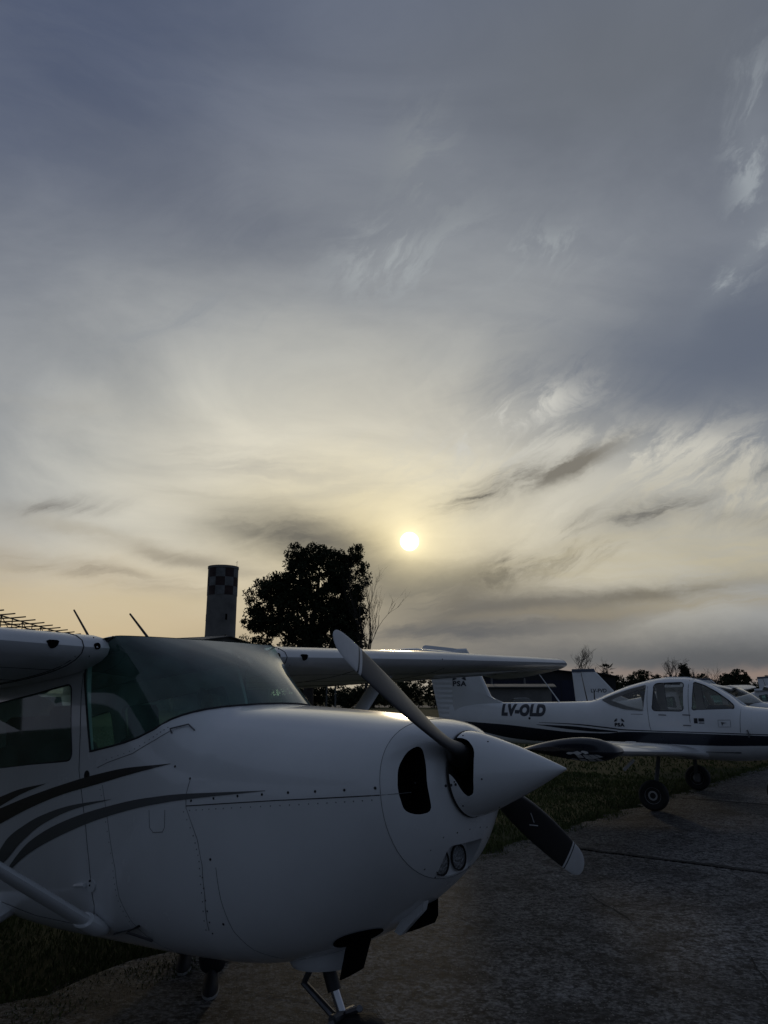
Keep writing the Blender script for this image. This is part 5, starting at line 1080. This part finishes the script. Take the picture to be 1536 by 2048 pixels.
# gabled hangar in front of the tower
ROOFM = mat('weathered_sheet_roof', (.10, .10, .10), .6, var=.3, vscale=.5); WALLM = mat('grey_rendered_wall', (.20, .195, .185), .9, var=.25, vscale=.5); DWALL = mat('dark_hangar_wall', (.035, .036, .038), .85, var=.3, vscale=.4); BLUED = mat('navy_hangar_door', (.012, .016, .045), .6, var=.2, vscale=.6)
def hangar(name, label, A, rdir, length, half, zr, ze, wallm, roofm, doors=0, windows=0, doorm=None, doorh=3.0):
    """gabled building: A gable apex on plan, rdir ridge direction away from it"""
    r = Vector((*rdir, 0)).normalized(); p = Vector((-r.y, r.x, 0)); o = empty(name, (A[0], A[1], 0)); tag(o, label, 'building')
    def P(u, v, z): q = r * u + p * v; return (q.x, q.y, z)
    w = MB(); L_ = length
    w.add([P(0, -half, 0), P(0, half, 0), P(0, half, ze), P(0, 0, zr), P(0, -half, ze), P(L_, -half, 0), P(L_, half, 0), P(L_, half, ze), P(L_, 0, zr), P(L_, -half, ze)], [(0, 1, 2, 3, 4), (5, 9, 8, 7, 6), (0, 4, 9, 5), (1, 6, 7, 2)])
    w.build('wall', wallm, o, smooth=False)
    for s in (-1, 1):
        dz_ = (zr - ze) / half; h2 = half + .5; rf = MB(); t = .14
        rf.add([P(-.5, 0, zr + .02), P(L_ + .5, 0, zr + .02), P(L_ + .5, s * h2, zr - dz_ * h2 + .02), P(-.5, s * h2, zr - dz_ * h2 + .02), P(-.5, 0, zr + t), P(L_ + .5, 0, zr + t), P(L_ + .5, s * h2, zr - dz_ * h2 + t), P(-.5, s * h2, zr - dz_ * h2 + t)], [(0, 1, 2, 3), (4, 5, 6, 7), (0, 1, 5, 4), (1, 2, 6, 5), (2, 3, 7, 6), (3, 0, 4, 7)])
        ro = rf.build('roof', roofm, o, smooth=False)
    for k in range(doors):
        v0 = -half + .6 + k * (2 * half - 1.2) / doors; v1 = v0 + (2 * half - 1.2) / doors - .06; d = MB()
        d.add([P(u, v, z) for u in (-.06, -.01) for v in (v0, v1) for z in (.02, doorh)], [(0, 1, 3, 2), (4, 6, 7, 5), (0, 4, 5, 1), (2, 3, 7, 6), (0, 2, 6, 4), (1, 5, 7, 3)]); d.build('door', doorm or BLUED, o, smooth=False)
    for k in range(windows):
        u0 = 2 + k * (L_ - 3) / windows; d = MB(); d.add([P(u0, -half - .03, 1.0), P(u0 + 1.4, -half - .03, 1.0), P(u0 + 1.4, -half - .03, 2.0), P(u0, -half - .03, 2.0)], [(0, 1, 2, 3)]); wd = d.build('window', DASH, o, smooth=False)
        MB().tube([P(u0 - .05, -half - .05, .97), P(u0 + 1.45, -half - .05, .97)], .05, 4).build('sill', WALLM, wd, smooth=False)
    return o
hangar('gabled_hangar', 'low grey hangar roof in front of the chequered tower', (-20.4, 100), (-23.6, 12), 30, 10, 9.1, 7.55, WALLM, ROOFM, 4, 4)
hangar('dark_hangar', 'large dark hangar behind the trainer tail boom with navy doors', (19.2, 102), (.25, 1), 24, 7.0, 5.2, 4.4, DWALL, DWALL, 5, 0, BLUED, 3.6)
hangar('low_shed', 'low grey shed with small windows behind the trainer fin', (17.8, 84), (-1, .12), 9.5, 2.2, 2.75, 2.5, WALLM, ROOFM, 1, 4, DWALL, 2.0)
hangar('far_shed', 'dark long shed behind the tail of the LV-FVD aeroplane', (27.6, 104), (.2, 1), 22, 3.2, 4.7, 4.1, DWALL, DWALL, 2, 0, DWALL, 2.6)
for x, y, h, lab in ((11.9, 86, 4.0, 'pale slim post right of the trainer fin'), (15.9, 88, 3.6, 'pale slim post in front of the dark hangar'), (-7.2, 98, 3.2, 'pale post among the bushes nearest the windscreen edge'), (-6.1, 98, 3.3, 'pale post among the bushes second from the windscreen edge')):
    tag(MB().tube([(x, y, 0), (x, y, h * .9), (x, y, h)], [.11, .10, .07], 8).build('post', WHP), lab, 'post', 'pale posts')
CARP = mat('parked_car_paint', (.30, .30, .31), .3, coat=.3)
def car(loc, rz, label):
    o = empty('parked_car', loc, (0, 0, rz)); tag(o, label, 'car'); rows = []
    for x, w, zt, zb in ((-2.05, .70, .62, .42), (-1.95, .80, .80, .30), (-1.2, .84, .92, .25), (0, .86, .92, .22), (1.2, .84, .88, .25), (1.85, .78, .72, .30), (2.05, .66, .58, .42)):
        rows.append([(x, y * w, z) for y, z in fillet([(-1, zb), (1, zb), (.95, zt), (-.95, zt)], .08)])
    MB().loft(rows).build('body', CARP, o)
    MB().loft([[(x, y * w, z) for y, z in fillet([(-1, .86), (1, .86), (.86, zt), (-.86, zt)], .06)] for x, w, zt in ((-1.55, .74, .90), (-1.0, .70, 1.38), (.2, .70, 1.42), (1.15, .74, .90))]).build('cabin_glass', GLASS_C, o)
    MB().loft([[(x, y * w, z) for y, z in fillet([(-1, z0), (1, z0), (.95, zt), (-.95, zt)], .03)] for x, w, z0, zt in ((-1.1, .58, 1.36, 1.39), (-.7, .62, 1.39, 1.45), (.15, .62, 1.40, 1.46), (.4, .58, 1.34, 1.38))]).build('roof', CARP, o)
    for x in (-1.3, 1.3):
        for s in (-1, 1): wheel(o, (x, s * .76, .31), .31, .10)
car((14.2, 79.5, 0), .1, 'small pale car parked by the low shed behind the trainer')
# ================================================================== open steel roof frame at the far left
TRS = mat('rusty_truss_steel', (.035, .030, .027), .7, metal=.3)
ts = empty('steel_roof_frame', (-22.2, 44, 0)); tag(ts, 'open steel lattice roof frame without cladding behind the near wing', 'steel frame')
d_ = Vector((-1.74, 13, 0)).normalized(); n_v = Vector((d_.y, -d_.x, 0))
def tp_(s, n, z): q = d_ * s + n_v * n; return (q.x, q.y, z)
for n in (0, -1.3):
    MB().tube([tp_(-12, n, 6.2), tp_(34, n, 6.2)], .045, 5).build('top_chord', TRS, ts, smooth=False); MB().tube([tp_(-12, n, 5.35), tp_(34, n, 5.35)], .04, 5).build('bottom_chord', TRS, ts, smooth=False)
for k in range(24):
    s = -11 + k * 1.9
    MB().tube([tp_(s, 0, 6.2), tp_(s, 0, 5.35)], .032, 4).build('web_post', TRS, ts, smooth=False)
    if k % 2 == 0:
        for ds in (-1.9, 1.9): MB().tube([tp_(s, 0, 6.18), tp_(s + ds, 0, 5.37)], .03, 4).build('web_diagonal', TRS, ts, smooth=False)
    MB().tube([tp_(s, -4.5, 6.0), tp_(s, 0, 6.26), tp_(s, .75, 6.34)], .04, 4).build('purlin', TRS, ts, smooth=False)
for s in (-10, 5, 20, 33): MB().tube([tp_(s, 0, 0), tp_(s, 0, 5.4)], .12, 6).build('column', TRS, ts, smooth=False)
